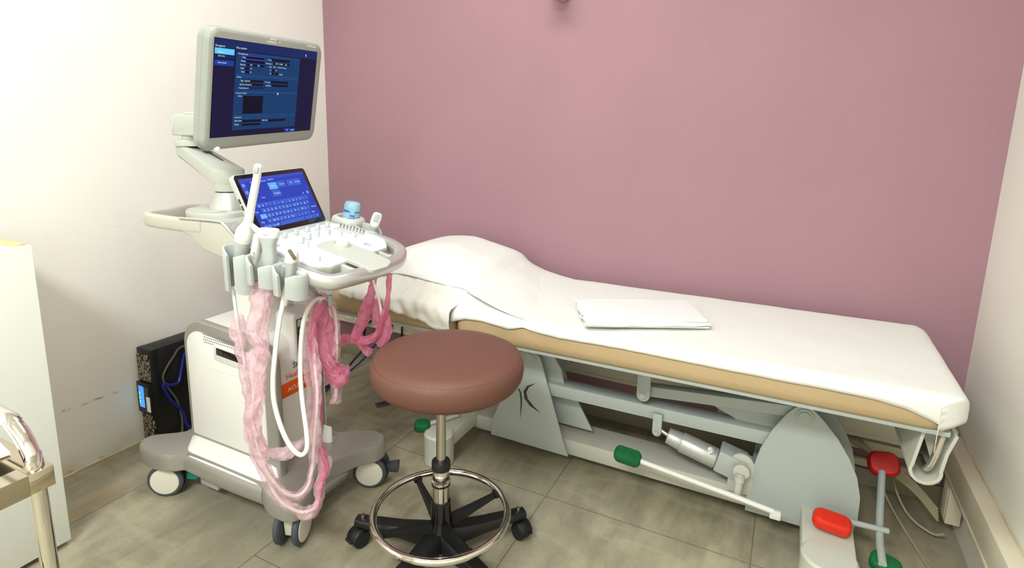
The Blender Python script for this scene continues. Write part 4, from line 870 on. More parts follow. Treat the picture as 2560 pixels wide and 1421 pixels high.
mb = MB().box((-1.625, 1.135, 0.075), (0.085, 0.10, 0.07), 0.003).box((-1.45, 1.15, 0.082), (0.30, 0.10, 0.03), 0.003)
obj('underside_box', mb, MGREY, us)
# body
body_poly = rpoly([(-1.700, 0.165), (-1.336, 0.165), (-1.336, 0.592), (-1.700, 0.612)], [0.0, 0.0, 0.05, 0.075], 10)
obj('body_shell', MB().prism(body_poly, 1.118, 1.312, 'y', bev=0.012, seg=3), WHITE, us, ang=45)
# silver arch framing the near side, white panel inside it
arch_o = rpoly([(-1.712, 0.165), (-1.302, 0.165), (-1.302, 0.592), (-1.712, 0.616)], [0, 0, 0.075, 0.085], 12)
for s in (1, -1):
    f = lambda y: YC+s*(y-YC)
    y0, y1 = f(1.098), f(1.124)
    arch_o = arch_o if s == 1 else [(min(x, -1.342), z) for x, z in arch_o]
    sf = obj('side_frame', MB().prism(arch_o, min(y0, y1), max(y0, y1), 'y', bev=0.006, seg=3), SILVER, us, ang=45)
    pan = rpoly([(-1.690, 0.215), (-1.345, 0.215), (-1.345, 0.545), (-1.690, 0.585)], [0.004, 0.004, 0.05, 0.06], 12)
    y0, y1 = f(1.092), f(1.100)
    sp = obj('side_panel', MB().prism(pan, min(y0, y1), max(y0, y1), 'y', bev=0.003), WHITE, us, ang=45)
    if s == 1:
        mb = MB()
        for r_ in range(4):
            for k in range(22):
                x = -1.60+0.0085*k+(r_ % 2)*0.004; z = 0.577-0.0085*r_-0.024*(x+1.60)
                mb.box((x, 1.0915, z), (0.0034, 0.0012, 0.0034))
        g = obj('vent_grille', mb, GINK, sp, ang=0); g['kind'] = 'stuff'
        Ms_ = T3((-1.48, 1.0915, 0.527)) @ Matrix.Rotation(R(3.2), 4, 'Y')
        obj('slot_surround', MB().prism(rrect(-0.075, 0.075, -0.030, 0.026, 0.010), -0.002, 0.0015, 'y', Ms_, 0.0012), WHITE, sp)
        obj('disc_slot', MB().prism(rrect(-0.062, 0.062, -0.009, 0.014, 0.003), -0.0035, 0.0, 'y', Ms_, 0.001), BLACKG, sp)
        obj('slot_button', MB().box((-0.035, -0.004, 0.0025), (0.010, 0.001, 0.007), 0, Ms_), DARKG, sp)
        obj('embossed_line', MB().box((-1.53, 1.0916, 0.468), (0.14, 0.001, 0.002)), WHITE, sp)
# front face with the drive unit and printed labels
FX = -1.336
du = obj('drive_unit', MB().prism(rpoly([(1.190, 0.500), (1.290, 0.500), (1.290, 0.66), (1.190, 0.66)], 0.015), FX-0.06, FX+0.020, 'x', bev=0.006, seg=3), WHITE, us, ang=45)
obj('drive_bezel', MB().box((FX+0.021, 1.243, 0.585), (0.003, 0.085, 0.112), 0.001), DARKG, du)
obj('drive_front', MB().box((FX+0.022, 1.243, 0.628), (0.004, 0.080, 0.022), 0.001), LGREY, du)
obj('drive_front', MB().box((FX+0.023, 1.245, 0.570), (0.005, 0.072, 0.076), 0.002), LAMIN, du)
obj('drive_lettering', MB().text('AFF', 0.009, T3((FX+0.0258, 1.212, 0.594)) @ Matrix(((0, 0, 1, 0), (1, 0, 0, 0), (0, 1, 0, 0), (0, 0, 0, 1))), th=0.0004), DARKG, du, ang=0)
obj('status_light', MB().box((FX+0.0245, 1.222, 0.628), (0.002, 0.012, 0.009), 0.001).box((FX+0.0245, 1.238, 0.630), (0.002, 0.012, 0.009), 0.001), LEDG, du)
MF = lambda y, z: T3((FX+0.0006, y, z)) @ Matrix(((0, 0, 1, 0), (1, 0, 0, 0), (0, 1, 0, 0), (0, 0, 0, 1)))
Mitm = Matrix(((0, 0, 1, 0), (1, 0, 0, 0), (0, 1, 0, 0), (0, 0, 0, 1)))
obj('lettering', MB().text('SIEMENS', 0.026, MF(1.196, 0.480), th=0.0006), NAVY, us, ang=0)
obj('lettering', MB().text('Healthineers', 0.026, MF(1.167, 0.452), th=0.0006), OINK, us, ang=0)
mb = MB()
for k, (dy, dz) in enumerate(((0, 0), (0.006, 0.007), (0.012, 0.0), (0.006, -0.007), (0.016, 0.010), (0.016, -0.010))): mb.lathe([(0.0028, 0), (0.0028, 0.0008), (0, 0.0008)], 12, MF(1.298-0.016+dy, 0.478+dz))
obj('dotted_emblem', mb, OINK, us)
ol = obj('orange_strip', MB().box((FX+0.0008, 1.2265, 0.4195), (0.0016, 0.165, 0.046), 0.0006), ORANGE, us)
obj('lettering', MB().text('ACUSON Juniper', 0.0195, T3((FX+0.0018, 1.172, 0.412)) @ Mitm, th=0.0006), WINK, ol, ang=0)
# tray clip on top of the body
mb = MB().prism([(1.215, 0.600), (1.275, 0.600), (1.262, 0.632), (1.232, 0.632)], -1.44, -1.437, 'x', bev=0.001).box((-1.455, 1.247, 0.633), (0.05, 0.034, 0.003), 0.001)
obj('cable_clip', mb, LGREY, us)
obj('cable_ring', MB().tube([(FX-0.05+0.0*k, 1.318+0.012*math.sin(2*math.pi*k/14), 0.21+0.012*math.cos(2*math.pi*k/14)) for k in range(14)], 0.003, 8, 2, closed=True), CREAM, us)
# column
obj('lift_column', MB().prism(rrect(-1.535, -1.395, 1.150, 1.280, 0.025), 0.58, 0.86, 'z'), WHITE, us, ang=45)
# ---------------------------------------------------------------- console (local frame: a forward, b to the right)
MC = T3((-1.20, 1.21, 0)) @ RZ(5)
TH = math.atan(0.24)
MD = MC @ T3((0, 0.008, 0.8975)) @ Matrix.Rotation(TH, 4, 'Y')
def cw(a, b, z): return tuple(MC @ Vector((a, b, z)))
prof = [(-0.43, 0.944), (-0.285, 0.947), (-0.258, 0.940), (-0.215, 0.905), (-0.17, 0.862), (-0.13, 0.835), (-0.16, 0.815), (-0.22, 0.822), (-0.28, 0.842), (-0.345, 0.858), (-0.375, 0.876), (-0.395, 0.896), (-0.43, 0.905)]
con = obj('console_housing', MB().prism(prof, -0.112, 0.128, 'y', MC, 0.006, 3), WARMG, us, ang=45)
for bb in (-0.113, 0.129): obj('silver_trim', MB().tube([cw(-0.43, bb, 0.947), cw(-0.285, bb, 0.950), cw(-0.258, bb, 0.943), cw(-0.215, bb, 0.908), cw(-0.18, bb, 0.874)], 0.0045, 8, 4), BRIGHT, con)
GRD = mat('speaker_mesh', (188, 188, 184), 0.5); nt, b, new, link = gnodes(GRD); tc = new('ShaderNodeTexCoord'); vo = new('ShaderNodeTexVoronoi'); vo.inputs['Scale'].default_value = 330
link(tc.outputs['Object'], vo.inputs['Vector']); link(mixc(nt, ramp(nt, vo.outputs['Distance'], 0.25, 0.4), s2l((120, 120, 118)), s2l((198, 198, 194))), b.inputs['Base Color'])
for b0, b1 in ((-0.106, -0.068), (0.084, 0.122)): obj('speaker_grille', MB().prism([(-0.262, 0.9465), (-0.258, 0.9455), (-0.212, 0.9085), (-0.178, 0.8755), (-0.180, 0.870), (-0.262, 0.936)], b0, b1, 'y', MC), GRD, con, ang=0)
mb = MB().tube([cw(-0.35, -0.102, 0.926), cw(-0.45, -0.102, 0.926), cw(-0.56, -0.100, 0.928), cw(-0.598, -0.088, 0.929), cw(-0.612, -0.055, 0.930), cw(-0.614, 0.008, 0.930), cw(-0.612, 0.07, 0.930), cw(-0.598, 0.104, 0.929), cw(-0.56, 0.116, 0.928), cw(-0.45, 0.118, 0.926), cw(-0.35, 0.118, 0.926)], 0.02, 20, 5, sec=(0.012, 0.021, 0.55), up=(0, 0, 1))
obj('push_handle', mb, WARMG, us, ang=60)
obj('rear_plate', MB().prism(rrect(-0.485, -0.30, -0.075, 0.091, 0.05, 10), 0.938, 0.961, 'z', MC, 0.003), LGREY, us, ang=45)
obj('rear_plate_lid', MB().prism(rrect(-0.482, -0.345, -0.072, 0.088, 0.05, 10), 0.961, 0.964, 'z', MC, 0.001), LGREY, us, ang=45)
obj('power_button', MB().ball((0, 0, 0), 0.010, MC @ T3((-0.338, -0.095, 0.9465)), (1.2, 0.9, 0.3)), mat('blue_white_light', (150, 170, 255), 0.3, emit=0.9), con)
# deck
dk = rpoly([(-0.095, -0.128), (-0.100, 0.140), (-0.060, 0.180), (0.085, 0.178), (0.128, 0.130), (0.128, -0.125), (0.100, -0.168), (-0.030, -0.172), (-0.06, -0.150)], [0.01, 0.03, 0.03, 0.04, 0.03, 0.03, 0.04, 0.03, 0.01], 8)
deck = obj('control_deck', MB().prism(dk, -0.009, 0.0, 'z', MD, 0.0025), PANELW, us, ang=45)
dk2 = [(x*1.015, y*1.012) for x, y in dk]
mb = MB().loft([[(x*0.93, y*0.93, -0.050) for x, y in dk2], [(x*0.985, y*0.985, -0.034) for x, y in dk2], [(x, y, -0.026) for x, y in dk2], [(x, y, -0.009) for x, y in dk2]], MD)
obj('deck_tray', mb, LGREY, us, ang=45)
obj('console_underbody', MB().loft([[tuple(MC @ Vector((x, y, z))) for x, y in rrect(x0, x1, -w_, w_+0.016, 0.03)] for x0, x1, w_, z in ((-0.26, -0.10, 0.07, 0.755), (-0.27, -0.02, 0.10, 0.79), (-0.26, 0.06, 0.125, 0.835), (-0.20, 0.10, 0.13, 0.868))]), MGREY, us, ang=45)
obj('knob_shelf', MB().prism(rpoly([(-0.155, -0.155), (-0.155, 0.16), (-0.060, 0.16), (-0.060, -0.155)], 0.03), -0.012, -0.001, 'z', MD @ T3((0, 0, -0.001)), 0.003), LGREY, us, ang=45)
# front handle ring
ring = [(-0.06, -0.168, 0.872), (0.02, -0.180, 0.864), (0.09, -0.178, 0.849), (0.142, -0.155, 0.833), (0.168, -0.11, 0.834), (0.178, -0.05, 0.833), (0.180, 0.010, 0.833), (0.178, 0.07, 0.833), (0.170, 0.125, 0.834), (0.146, 0.170, 0.846), (0.095, 0.195, 0.858), (0.03, 0.200, 0.870), (-0.05, 0.190, 0.880)]
obj('front_handle', MB().tube([cw(*p) for p in ring], 0.02, 20, 5, sec=(0.021, 0.0205, 0.72), up=(0, 0, 1)), BRIGHT, us, ang=60)
# palm rest
pm = rpoly([(0.015, -0.055), (0.005, 0.0), (0.02, 0.058), (0.085, 0.055), (0.13, 0.058), (0.205, 0.050), (0.218, 0.010), (0.212, -0.060), (0.175, -0.052), (0.12, -0.056), (0.06, -0.062)], [0.02, 0.03, 0.02, 0.02, 0.01, 0.015, 0.02, 0.015, 0.01, 0.02, 0.02], 6)
def palm():
    mb = MB(); 
    def zz(x): return -0.0 if x < 0.14 else -0.003*((x-0.14)/0.075)**2
    lo = [(x, y-0.012, -0.006+zz(x)) for x, y in pm]; hi = [(x, y-0.012, 0.0022+zz(x)) for x, y in pm]; top = [(x*0.985+0.001, (y)*0.97-0.012, 0.0034+zz(x)) for x, y in pm]
    return mb.loft([lo, hi, top], MD)
obj('palm_rest', palm(), LGREY, us, ang=18)
for b_ in (0.09, -0.085): obj('handle_strut', MB().box((0.135, b_, -0.022), (0.07, 0.012, 0.03), 0.002, MD), LGREY, us)
tb = MD @ T3((0.052, 0.010, 0.0025))
trk = obj('trackball_bezel', MB().lathe([(0.0205, -0.002), (0.0205, 0.0), (0.0225, 0.0025), (0.0255, 0.002), (0.0265, 0.0)], 40, tb, cap=False), MGREY, us)
obj('trackball', MB().ball((0, 0, 0.002), 0.0195, tb, n=28), CREAM, trk)
def knob(a, b, r0, h, ringm=None):
    M = MD @ T3((a*1.028, b-0.008, 0))
    k = obj('knob', MB().lathe([(r0*1.06, 0.001), (r0*1.06, 0.004), (r0, 0.0055), (r0*0.9, h-0.002), (r0*0.82, h), (0, h)], 24, M), KNOB, deck)
    if ringm: obj('knob_glow', MB().lathe([(r0*1.1, 0.0002), (r0*1.1, 0.0012), (r0*1.6, 0.0012), (r0*1.6, 0.0002)], 24, M, cap=False), ringm, deck)
for b in (-0.072, -0.027, 0.019, 0.064, 0.108): knob(-0.076, b, 0.0075, 0.015)
for a, b in ((-0.026, -0.064), (-0.034, -0.026), (-0.036, 0.012), (-0.029, 0.051)): knob(a, b, 0.0088, 0.019, None if b < 0 else GLOWK)
for a, b in ((-0.004, 0.079), (0.027, 0.103), (0.005, -0.079), (0.088, -0.132)): knob(a, b, 0.0068, 0.016, GLOWK)
def key(a, b, w, l, m, ang=0):
    M = MD @ T3((a*1.028, b-0.008, 0)) @ RZ(ang)
    return obj('key', MB().prism(rrect(-w/2, w/2, -l/2, l/2, min(w, l)*0.45, 6), 0, 0.0022, 'z', M, 0.0008), m, deck)
for a, b in ((-0.001, -0.100), (0.025, -0.072), (0.051, -0.068), (0.079, -0.068), (0.023, -0.095), (0.079, -0.095), (0.052, -0.097), (0.021, 0.081), (0.049, 0.084), (0.051, 0.136), (0.049, 0.111), (0.078, 0.142), (0.020, -0.122), (0.045, -0.125), (0.012, -0.105)): key(a, b, 0.014, 0.020, GLOWK)
key(0.084, 0.092, 0.020, 0.026, GLOWB); key(-0.043, -0.138, 0.014, 0.018, GLOWB); key(-0.020, -0.150, 0.016, 0.024, GLOWK); key(-0.010, -0.125, 0.02, 0.026, GLOWK); key(-0.019, -0.039, 0.010, 0.022, PANELW); key(0.105, -0.100, 0.016, 0.022, GLOWK)
for a, b in ((-0.001, -0.100), (0.025, -0.072), (0.051, -0.068), (0.079, -0.068), (0.079, -0.095), (0.021, 0.081), (0.049, 0.084), (0.051, 0.136), (0.049, 0.111), (0.078, 0.142)):
    M = MD @ T3((a*1.028, b-0.008, 0.0022)); obj('key_mark', MB().lathe([(0.0032, 0), (0.0038, 0.0004), (0.0044, 0)], 16, M, cap=False), GINK, deck)
obj('key_lettering', MB().text('SET', 0.007, MD @ T3((0.084*1.028-0.003, 0.078, 0.0024)) @ RZ(90), th=0.0003), NAVY, deck, ang=0)
for k in range(8):
    a, b = -0.054+0.0103*k, 0.146+0.0026*k
    M = MD @ T3((a*1.028, b-0.008, 0))
    sl = obj('slider', MB().box((0, 0, 0.006), (0.0042, 0.0075, 0.012), 0.001, M), STEEL, deck)
    obj('slider_track', MB().box((a*1.028, b-0.026, 0.0003), (0.0012, 0.036, 0.0006), 0, MD), GINK, deck)
# ---------------------------------------------------------------- probe holders
def holder(a, b, r, h, zt, slot_ang, name='probe_holder', slot=34):
    M = MC @ T3((a, b, 0)); z0 = zt-h; sl = R(-0.24*57.3*0.6)
    mb = MB(); n = 40; a0 = R(slot_ang+slot/2); a1 = R(slot_ang+360-slot/2)
    rings = []
    def ringpts(rad, z, tiltf):
        q = []
        for k in range(n+1):
            t = a0+(a1-a0)*k/n; x, y = rad*math.cos(t)*1.12, rad*math.sin(t)*0.95
            edge = min(1, min(k, n-k)/4.0)
            dz = (1-edge)*(-0.010 if tiltf else 0.004)
            q.append((x, y, z-0.24*x*(1 if tiltf else 0.6)+dz))
        return q
    vs = [ringpts(r, z0, 0), ringpts(r*1.02, z0+h*0.5, 0), ringpts(r*1.03, zt-0.003, 1), ringpts(r*0.99, zt, 1), ringpts(r*0.88, zt, 1), ringpts(r*0.84, zt-0.003, 1), ringpts(r*0.82, z0+h*0.5, 0), ringpts(r*0.80, z0, 0)]
    m = len(vs); pts = [p for q in vs for p in q]; fs = []
    for i in range(m):
        j = (i+1) % m
        for k in range(n): fs.append((i*(n+1)+k, i*(n+1)+k+1, j*(n+1)+k+1, j*(n+1)+k))
    fs.append(tuple(i*(n+1) for i in range(m))); fs.append(tuple(i*(n+1)+n for i in range(m))[::-1])
    mb.add(pts, fs, M)
    return obj(name, mb, MGREY, us, ang=50)
holder(-0.098, -0.212, 0.038, 0.110, 0.906, 276, slot=27)
holder(-0.013, -0.216, 0.040, 0.066, 0.890, 276, slot=27)
holder(0.068, -0.212, 0.040, 0.068, 0.872, 276, slot=27)
obj('holder_rail', MB().tube([cw(-0.12, -0.176, 0.880), cw(0.0, -0.180, 0.866), cw(0.09, -0.176, 0.850)], 0.008, 10, 3), LGREY, us)
holder(-0.005, 0.224, 0.040, 0.060, 0.903, 20)
# gel warmer cup
MG = MC @ T3((-0.092, 0.235, 0.905)) @ Matrix.Rotation(R(8), 4, 'Y') @ T3((0, 0, -0.905))
gcx = MB()
pl_ = [(math.copysign(abs(math.cos(t))**0.75, math.cos(t))*1.12, math.copysign(abs(math.sin(t))**0.75, math.sin(t))) for t in [2*math.pi*k/40 for k in range(40)]]
gcx.loft([[(x*r_, y*r_, z) for x, y in pl_] for r_, z in ((0.030, 0.862), (0.040, 0.872), (0.045, 0.886), (0.0475, 0.899), (0.0475, 0.916), (0.044, 0.926), (0.037, 0.931), (0.031, 0.930), (0.029, 0.925), (0.029, 0.885))], MG)
obj('gel_holder', gcx, LGREY, us, ang=45)
obj('holder_bracket', MB().tube([cw(-0.06, 0.17, 0.885), cw(-0.08, 0.215, 0.885)], 0.014, 12, 1).tube([cw(0.0, 0.17, 0.862), cw(-0.005, 0.20, 0.862)], 0.012, 12, 1), LGREY, us)
# cable hook below the front
hk = MB().loft([[cw(-0.03, -0.10+0.03*0, 0.80), cw(0.0, -0.10, 0.80), cw(0.0, -0.075, 0.80), cw(-0.03, -0.075, 0.80)], [cw(-0.02, -0.075, 0.772), cw(0.005, -0.075, 0.772), cw(0.005, -0.052, 0.772), cw(-0.02, -0.052, 0.772)], [cw(-0.01, -0.055, 0.745), cw(0.018, -0.055, 0.745), cw(0.018, -0.040, 0.745), cw(-0.01, -0.040, 0.745)]])
hk.tube([cw(0.0, -0.048, 0.748), cw(0.03, -0.048, 0.738), cw(0.055, -0.048, 0.738)], 0.006, 10, 3)
hk.prism(rrect(-0.009, 0.009, 0.722, 0.758, 0.008, 6), 0.052, 0.060, 'x', MC @ T3((0, -0.048, 0)), 0.002)
obj('cable_hook', hk, MGREY, us, ang=45)
obj('cable_hook', MB().tube([cw(0.12, 0.11, 0.835), cw(0.122, 0.115, 0.815), cw(0.14, 0.12, 0.812)], 0.006, 10, 3), MGREY, us)
# ---------------------------------------------------------------- touch panel
def frame(c, yaw, tl, rl):
    n = Vector((math.cos(yaw)*math.cos(tl), math.sin(yaw)*math.cos(tl), math.sin(tl))); u = Vector((-math.sin(yaw), math.cos(yaw), 0)); v = n.cross(u)
    uu = math.cos(rl)*u+math.sin(rl)*v; vv = -math.sin(rl)*u+math.cos(rl)*v
    return Matrix(((uu.x, vv.x, n.x, c[0]), (uu.y, vv.y, n.y, c[1]), (uu.z, vv.z, n.z, c[2]), (0, 0, 0, 1)))
MT = frame((-1.361, 1.215, 1.005), R(4.39), R(26.2), R(1.02))
tp = obj('touch_panel', MB().prism(rrect(-0.1425, 0.1425, -0.0955, 0.0955, 0.013, 8), -0.020, -0.0012, 'z', MT, 0.004, 3), LGREY, us, ang=45)
obj('panel_glass', MB().prism(rrect(-0.1395, 0.1395, -0.0925, 0.0925, 0.011, 8), -0.0015, 0, 'z', MT, 0.0004), BLACKG, tp, ang=45)
def q2(s, t):
    a, b, c, d = [Vector(p) for p in ((-0.1300, 0.0800), (0.1250, 0.0800), (0.1275, -0.0745), (-0.1200, -0.0745))]
    return (a*(1-s)+b*s)*(1-t)+(d*(1-s)+c*s)*t
def tquad(mb, s0, s1, t0, t1, h):
    p = [q2(s0, t1), q2(s1, t1), q2(s1, t0), q2(s0, t0)]; mb.add([(v.x, v.y, h) for v in p], [(0, 1, 2, 3)], MT); return mb
obj('touch_display', tquad(MB(), 0, 1, 0, 1, 0.0004), TP_BG, tp, ang=0)
mb = MB(); tquad(mb, 0.0, 1, 0, 0.06, 0.0008); tquad(mb, 0, 0.07, 0.06, 0.55, 0.0008); tquad(mb, 0, 1.0, 0.368, 0.374, 0.0008)
obj('display_band', mb, TP_TOP, tp, ang=0)
for q_ in ((0.115, 0.20, 0.17, 0.30), (0.375, 0.505, 0.14, 0.28), (0.06, 0.145, 0.715, 0.805)): obj('lit_button', tquad(MB(), *q_, 0.0012), TP_CY, tp, ang=0)
mb = MB(); tquad(mb, 0.515, 0.64, 0.13, 0.26, 0.001); tquad(mb, 0.67, 0.785, 0.13, 0.26, 0.001); tquad(mb, 0.79, 0.9, 0.13, 0.26, 0.001); tquad(mb, 0.385, 0.515, 0.30, 0.425, 0.001)
rows = [(0.50, 0.585, 0.075, 0.0600, 14), (0.605, 0.69, 0.115, 0.0600, 13), (0.71, 0.795, 0.15, 0.0600, 12), (0.815, 0.90, 0.125, 0.0600, 12)]
for t0, t1, s0, dw, n in rows:
    for k in range(n): tquad(mb, s0+dw*k, s0+dw*k+dw*0.86, t0, t1, 0.001)
tquad(mb, 0.30, 0.70, 0.918, 0.995, 0.001)
for k in range(4): tquad(mb, 0.04+0.06*k, 0.04+0.06*k+0.052, 0.918, 0.995, 0.001)
for k in range(4): tquad(mb, 0.715+0.062*k, 0.715+0.062*k+0.053, 0.918, 0.995, 0.001)
o = obj('touch_keys', mb, TP_KEY, tp, ang=0); o['kind'] = 'stuff'
mb = MB()
def ttext(body, s, t, size):
    p = q2(s, t); mb.text(body, size, MT @ T3((p.x, p.y, 0.0015)))
for (t0, t1, s0, dw, n), chars in zip(rows, ('&é"\'(-è_çà)=  ', 'AZERTYUIOP^$*', 'QSDFGHJKLMù ', '<WXCVBN,;:! ')):
    for k in range(n):
        ch = chars[k] if k < len(chars) else ''
        if ch.strip(): ttext(ch, s0+dw*k+dw*0.40, t1-0.012, 0.0098)
for s, t, b_, sz in ((0.012, 0.68, 'Tab', 0.008), (0.065, 0.775, 'Verr. Maj', 0.0055), (0.03, 0.885, 'Maj', 0.008), (0.05, 0.975, 'Ctrl', 0.007), (0.11, 0.975, 'Alt', 0.007), (0.168, 0.975, 'Texte', 0.0058), (0.227, 0.975, 'ABC', 0.007), (0.89, 0.775, 'Entrée', 0.008), (0.86, 0.885, 'Maj', 0.008),
        (0.14, 0.10, 'Patient', 0.007), (0.29, 0.10, 'Examen', 0.007), (0.40, 0.09, 'Système', 0.007), (0.41, 0.225, 'Nouv.', 0.0075), (0.545, 0.21, 'Patient', 0.0072), (0.715, 0.21, 'Ok', 0.0075), (0.80, 0.205, 'Annuler', 0.0072), (0.405, 0.38, 'Modifier', 0.0075), (0.20, 0.42, 'Liste', 0.007), (0.735, 0.975, '-', 0.009), (0.80, 0.975, '/', 0.009), (0.865, 0.975, '.', 0.009), (0.925, 0.975, '?', 0.009), (0.845, 0.47, 'X', 0.009)): ttext(b_, s, t, sz)
for s, t in ((0.035, 0.13), (0.035, 0.27), (0.035, 0.42), (0.145, 0.235), (0.935, 0.445)):
    p = q2(s, t); mb.lathe([(0.0028, 0), (0.0044, 0.0002)], 16, MT @ T3((p.x, p.y, 0.0015)), cap=False)
obj('touch_lettering', mb, TP_TX, tp, ang=0)
mb = MB()
for k, z in enumerate((0.02, 0.0, -0.03)): mb.box((-0.1428, z, -0.011), (0.002, 0.014, 0.006), 0.0005, MT)
obj('side_connector', mb, DARKG, tp)
obj('panel_mount', MB().loft([[cw(-0.26, -0.06, 0.90), cw(-0.26, 0.08, 0.90), cw(-0.12, 0.08, 0.90), cw(-0.12, -0.06, 0.90)], [cw(-0.215, -0.055, 0.95), cw(-0.215, 0.07, 0.95), cw(-0.155, 0.07, 0.95), cw(-0.155, -0.055, 0.95)], [tuple(MT @ Vector((sx, sy, -0.019))) for sx, sy in ((-0.05, 0.04), (0.05, 0.04), (0.05, -0.05), (-0.05, -0.05))]]), LGREY, us, ang=45)
for sg in (-1, 1): obj('panel_arm', MB().tube([tuple(MT @ Vector((sg*0.142, -0.03, -0.014))), tuple(MT @ Vector((sg*0.150, -0.075, -0.012))), cw(-0.135, 0.008+sg*0.155, 0.915)], [0.004, 0.008, 0.012], 10, 4), BRIGHT, us)
# ---------------------------------------------------------------- monitor arm
AX, AY = -1.584, 1.205
Ma = T3((AX, AY, 0))
obj('arm_base', MB().lathe([(0.060, 0.955), (0.0605, 0.966), (0.0585, 0.972), (0.0425, 1.010), (0.040, 1.015), (0, 1.015)], 56, Ma, cap=False), BRIGHT, us, ang=50)
obj('arm_collar', MB().lathe([(0.038, 1.013), (0.038, 1.020)], 40, Ma, cap=False), DARKG, us)
ang_ = math.atan2(1.222-AY, -1.79-AX); LA = math.hypot(1.222-AY, -1.79-AX)
Mr = Ma @ Matrix.Rotation(ang_, 4, 'Z')
def arm():
    w = 0.042; plan = []
    for k in range(13): t = math.pi/2+math.pi*k/12; plan.append((0.0+w*1.18*math.cos(t)*1.0, w*1.12*math.sin(t)))
    e = [(LA+w*0.86*math.cos(t), w*0.86*math.sin(t)) for t in [-math.pi/2+math.pi*k/12 for k in range(13)]]
    plan = plan+e
    def top(s): return 1.088+(1.165-1.088)*max(0, min(1, (s-0.0)/(LA+0.02)))
    def bot(s): return 1.040+(1.118-1.040)*max(0, min(1, (s-0.0)/(LA)))
    def sec(k, f, o): return [(LA/2+(x-LA/2)*k, y*k, f(x)+o) for x, y in plan]
    return MB().loft([sec(0.97, bot, 0), sec(1, bot, 0.006), sec(1, top, -0.007), sec(0.985, top, -0.002), sec(0.95, top, 0)], Mr)
ma = obj('monitor_arm', arm(), LGREY, us, ang=40)
obj('arm_neck', MB().lathe([(0.0435, 1.019), (0.0445, 1.024), (0.0465, 1.060), (0.0465, 1.075), (0, 1.075)], 48, Ma, cap=False), LGREY, us)
obj('arm_slot', MB().box((LA*0.42, -0.018, 1.1185), (0.075, 0.006, 0.006), 0.001, Mr @ T3((0, 0, 0)) @ T3((LA*0.42, 0, 1.118)) @ Matrix.Rotation(-math.atan2(0.077, LA+0.02), 4, 'Y') @ T3((-LA*0.42, 0, -1.118))).box((LA*0.60, -0.012, 1.1195), (0.016, 0.024, 0.006), 0.001, Mr @ T3((LA*0.42, 0, 1.118)) @ Matrix.Rotation(-math.atan2(0.077, LA+0.02), 4, 'Y') @ T3((-LA*0.42, 0, -1.118))), DARKG, ma)
PX, PY = -1.79, 1.222
obj('arm_post', MB().lathe([(0.046, 1.150), (0.046, 1.163), (0.030, 1.170), (0.024, 1.174), (0.024, 1.19)], 40, T3((PX+0.012, PY, 0)), cap=False), LGREY, us)
MM = frame((-1.478, 1.287, 1.329), R(12.76), R(-10.25), R(2.23))
Mh = T3((PX, PY, 1.217)) @ RZ(14)
obj('monitor_mount', MB().prism(rpoly([(-0.026, 1.183-1.217), (-0.033, 0.02), (-0.008, 0.034), (0.215, 0.034), (0.215, -0.034), (-0.02, -0.034)], [0.010, 0.006, 0.008, 0, 0, 0.010]), -0.036, 0.036, 'y', Mh, 0.005, 3).box((0.10, 0, 0.0355), (0.16, 0.07, 0.012), 0.004, Mh), LGREY, us, ang=45)
# ---------------------------------------------------------------- monitor
mon = obj('monitor', MB().loft([[(x, y, z) for x, y in rrect(-0.257+i_, 0.275-i_, -0.173+i_, 0.163-i_, 0.036, 10)] for i_, z in ((0.045, -0.050), (0.012, -0.044), (0.004, -0.040), (0.0, -0.032), (0.0, -0.022), (0.0015, -0.020), (0.0015, -0.008), (0.004, -0.003), (0.009, 0.0003), (0.012, 0.001))], MM), BEZEL, us, ang=30)
obj('screen_glass', MB().box((0, 0, 0.0006), (0.478, 0.270, 0.0016), 0, MM), BLACKG, mon, ang=0)
def quad(mb, x0, y0, x1, y1, h): mb.add([(x0, y1, h), (x1, y1, h), (x1, y0, h), (x0, y0, h)], [(0, 1, 2, 3)], MM)
mb = MB(); quad(mb, -0.238, 0.134, 0.238, -0.134, 0.0018); obj('screen_display', mb, SCR_BG, mon, ang=0)
CMAP = {'bar': (SCR_BAR, 'screen_header', 0.0021), 'cyan': (SCR_CYAN, 'lit_menu_entry', 0.0024), 'menu': (SCR_MENU, 'menu_entry', 0.0026), 'btn': (SCR_BTN, 'screen_button', 0.0024), 'panel': (SCR_PANEL, 'form_panel', 0.0023), 'focus': (SCR_FOCUS, 'active_field', 0.0026), 'field': (SCR_FIELD, 'form_field', 0.0028)}
for key_, (m_, nm, h) in CMAP.items():
    for x0, y0, x1, y1, k in MON_RECT:
        if k == key_:
            if key_ == 'bar': x0, x1, y0, y1 = -0.238, 0.238, 0.134, 0.108
            if key_ in ('cyan', 'menu', 'btn') and x1 < -0.12: x0 = -0.237
            yc = (y0+y1)/2; hh_ = abs(y1-y0)/2
            if key_ in ('field', 'focus') and hh_ < 0.02: hh_ = 0.0035 if key_ == 'field' else 0.0049
            if key_ in ('cyan', 'menu', 'btn'): hh_ = {'cyan': 0.0082, 'btn': 0.0075 if x1 < 0 else 0.0055, 'menu': 0.006 if x1 < -0.12 else 0.0035}[key_]
            mb = MB(); quad(mb, x0, yc+hh_, x1, yc-hh_, h); obj(nm, mb, m_, mon, ang=0)
mb = MB()
for x0, y0, x1, y1 in MON_LINE: quad(mb, x0, (y0+y1)/2+0.0006, x1, (y0+y1)/2-0.0006, 0.0025)
obj('form_lines', mb, SCR_LINE, mon, ang=0)
mb = MB()
for s_, x, y, sz in MON_TEXT: mb.text(s_, sz*0.84, MM @ T3((max(x, -0.236), y-0.0005, 0.0031)))
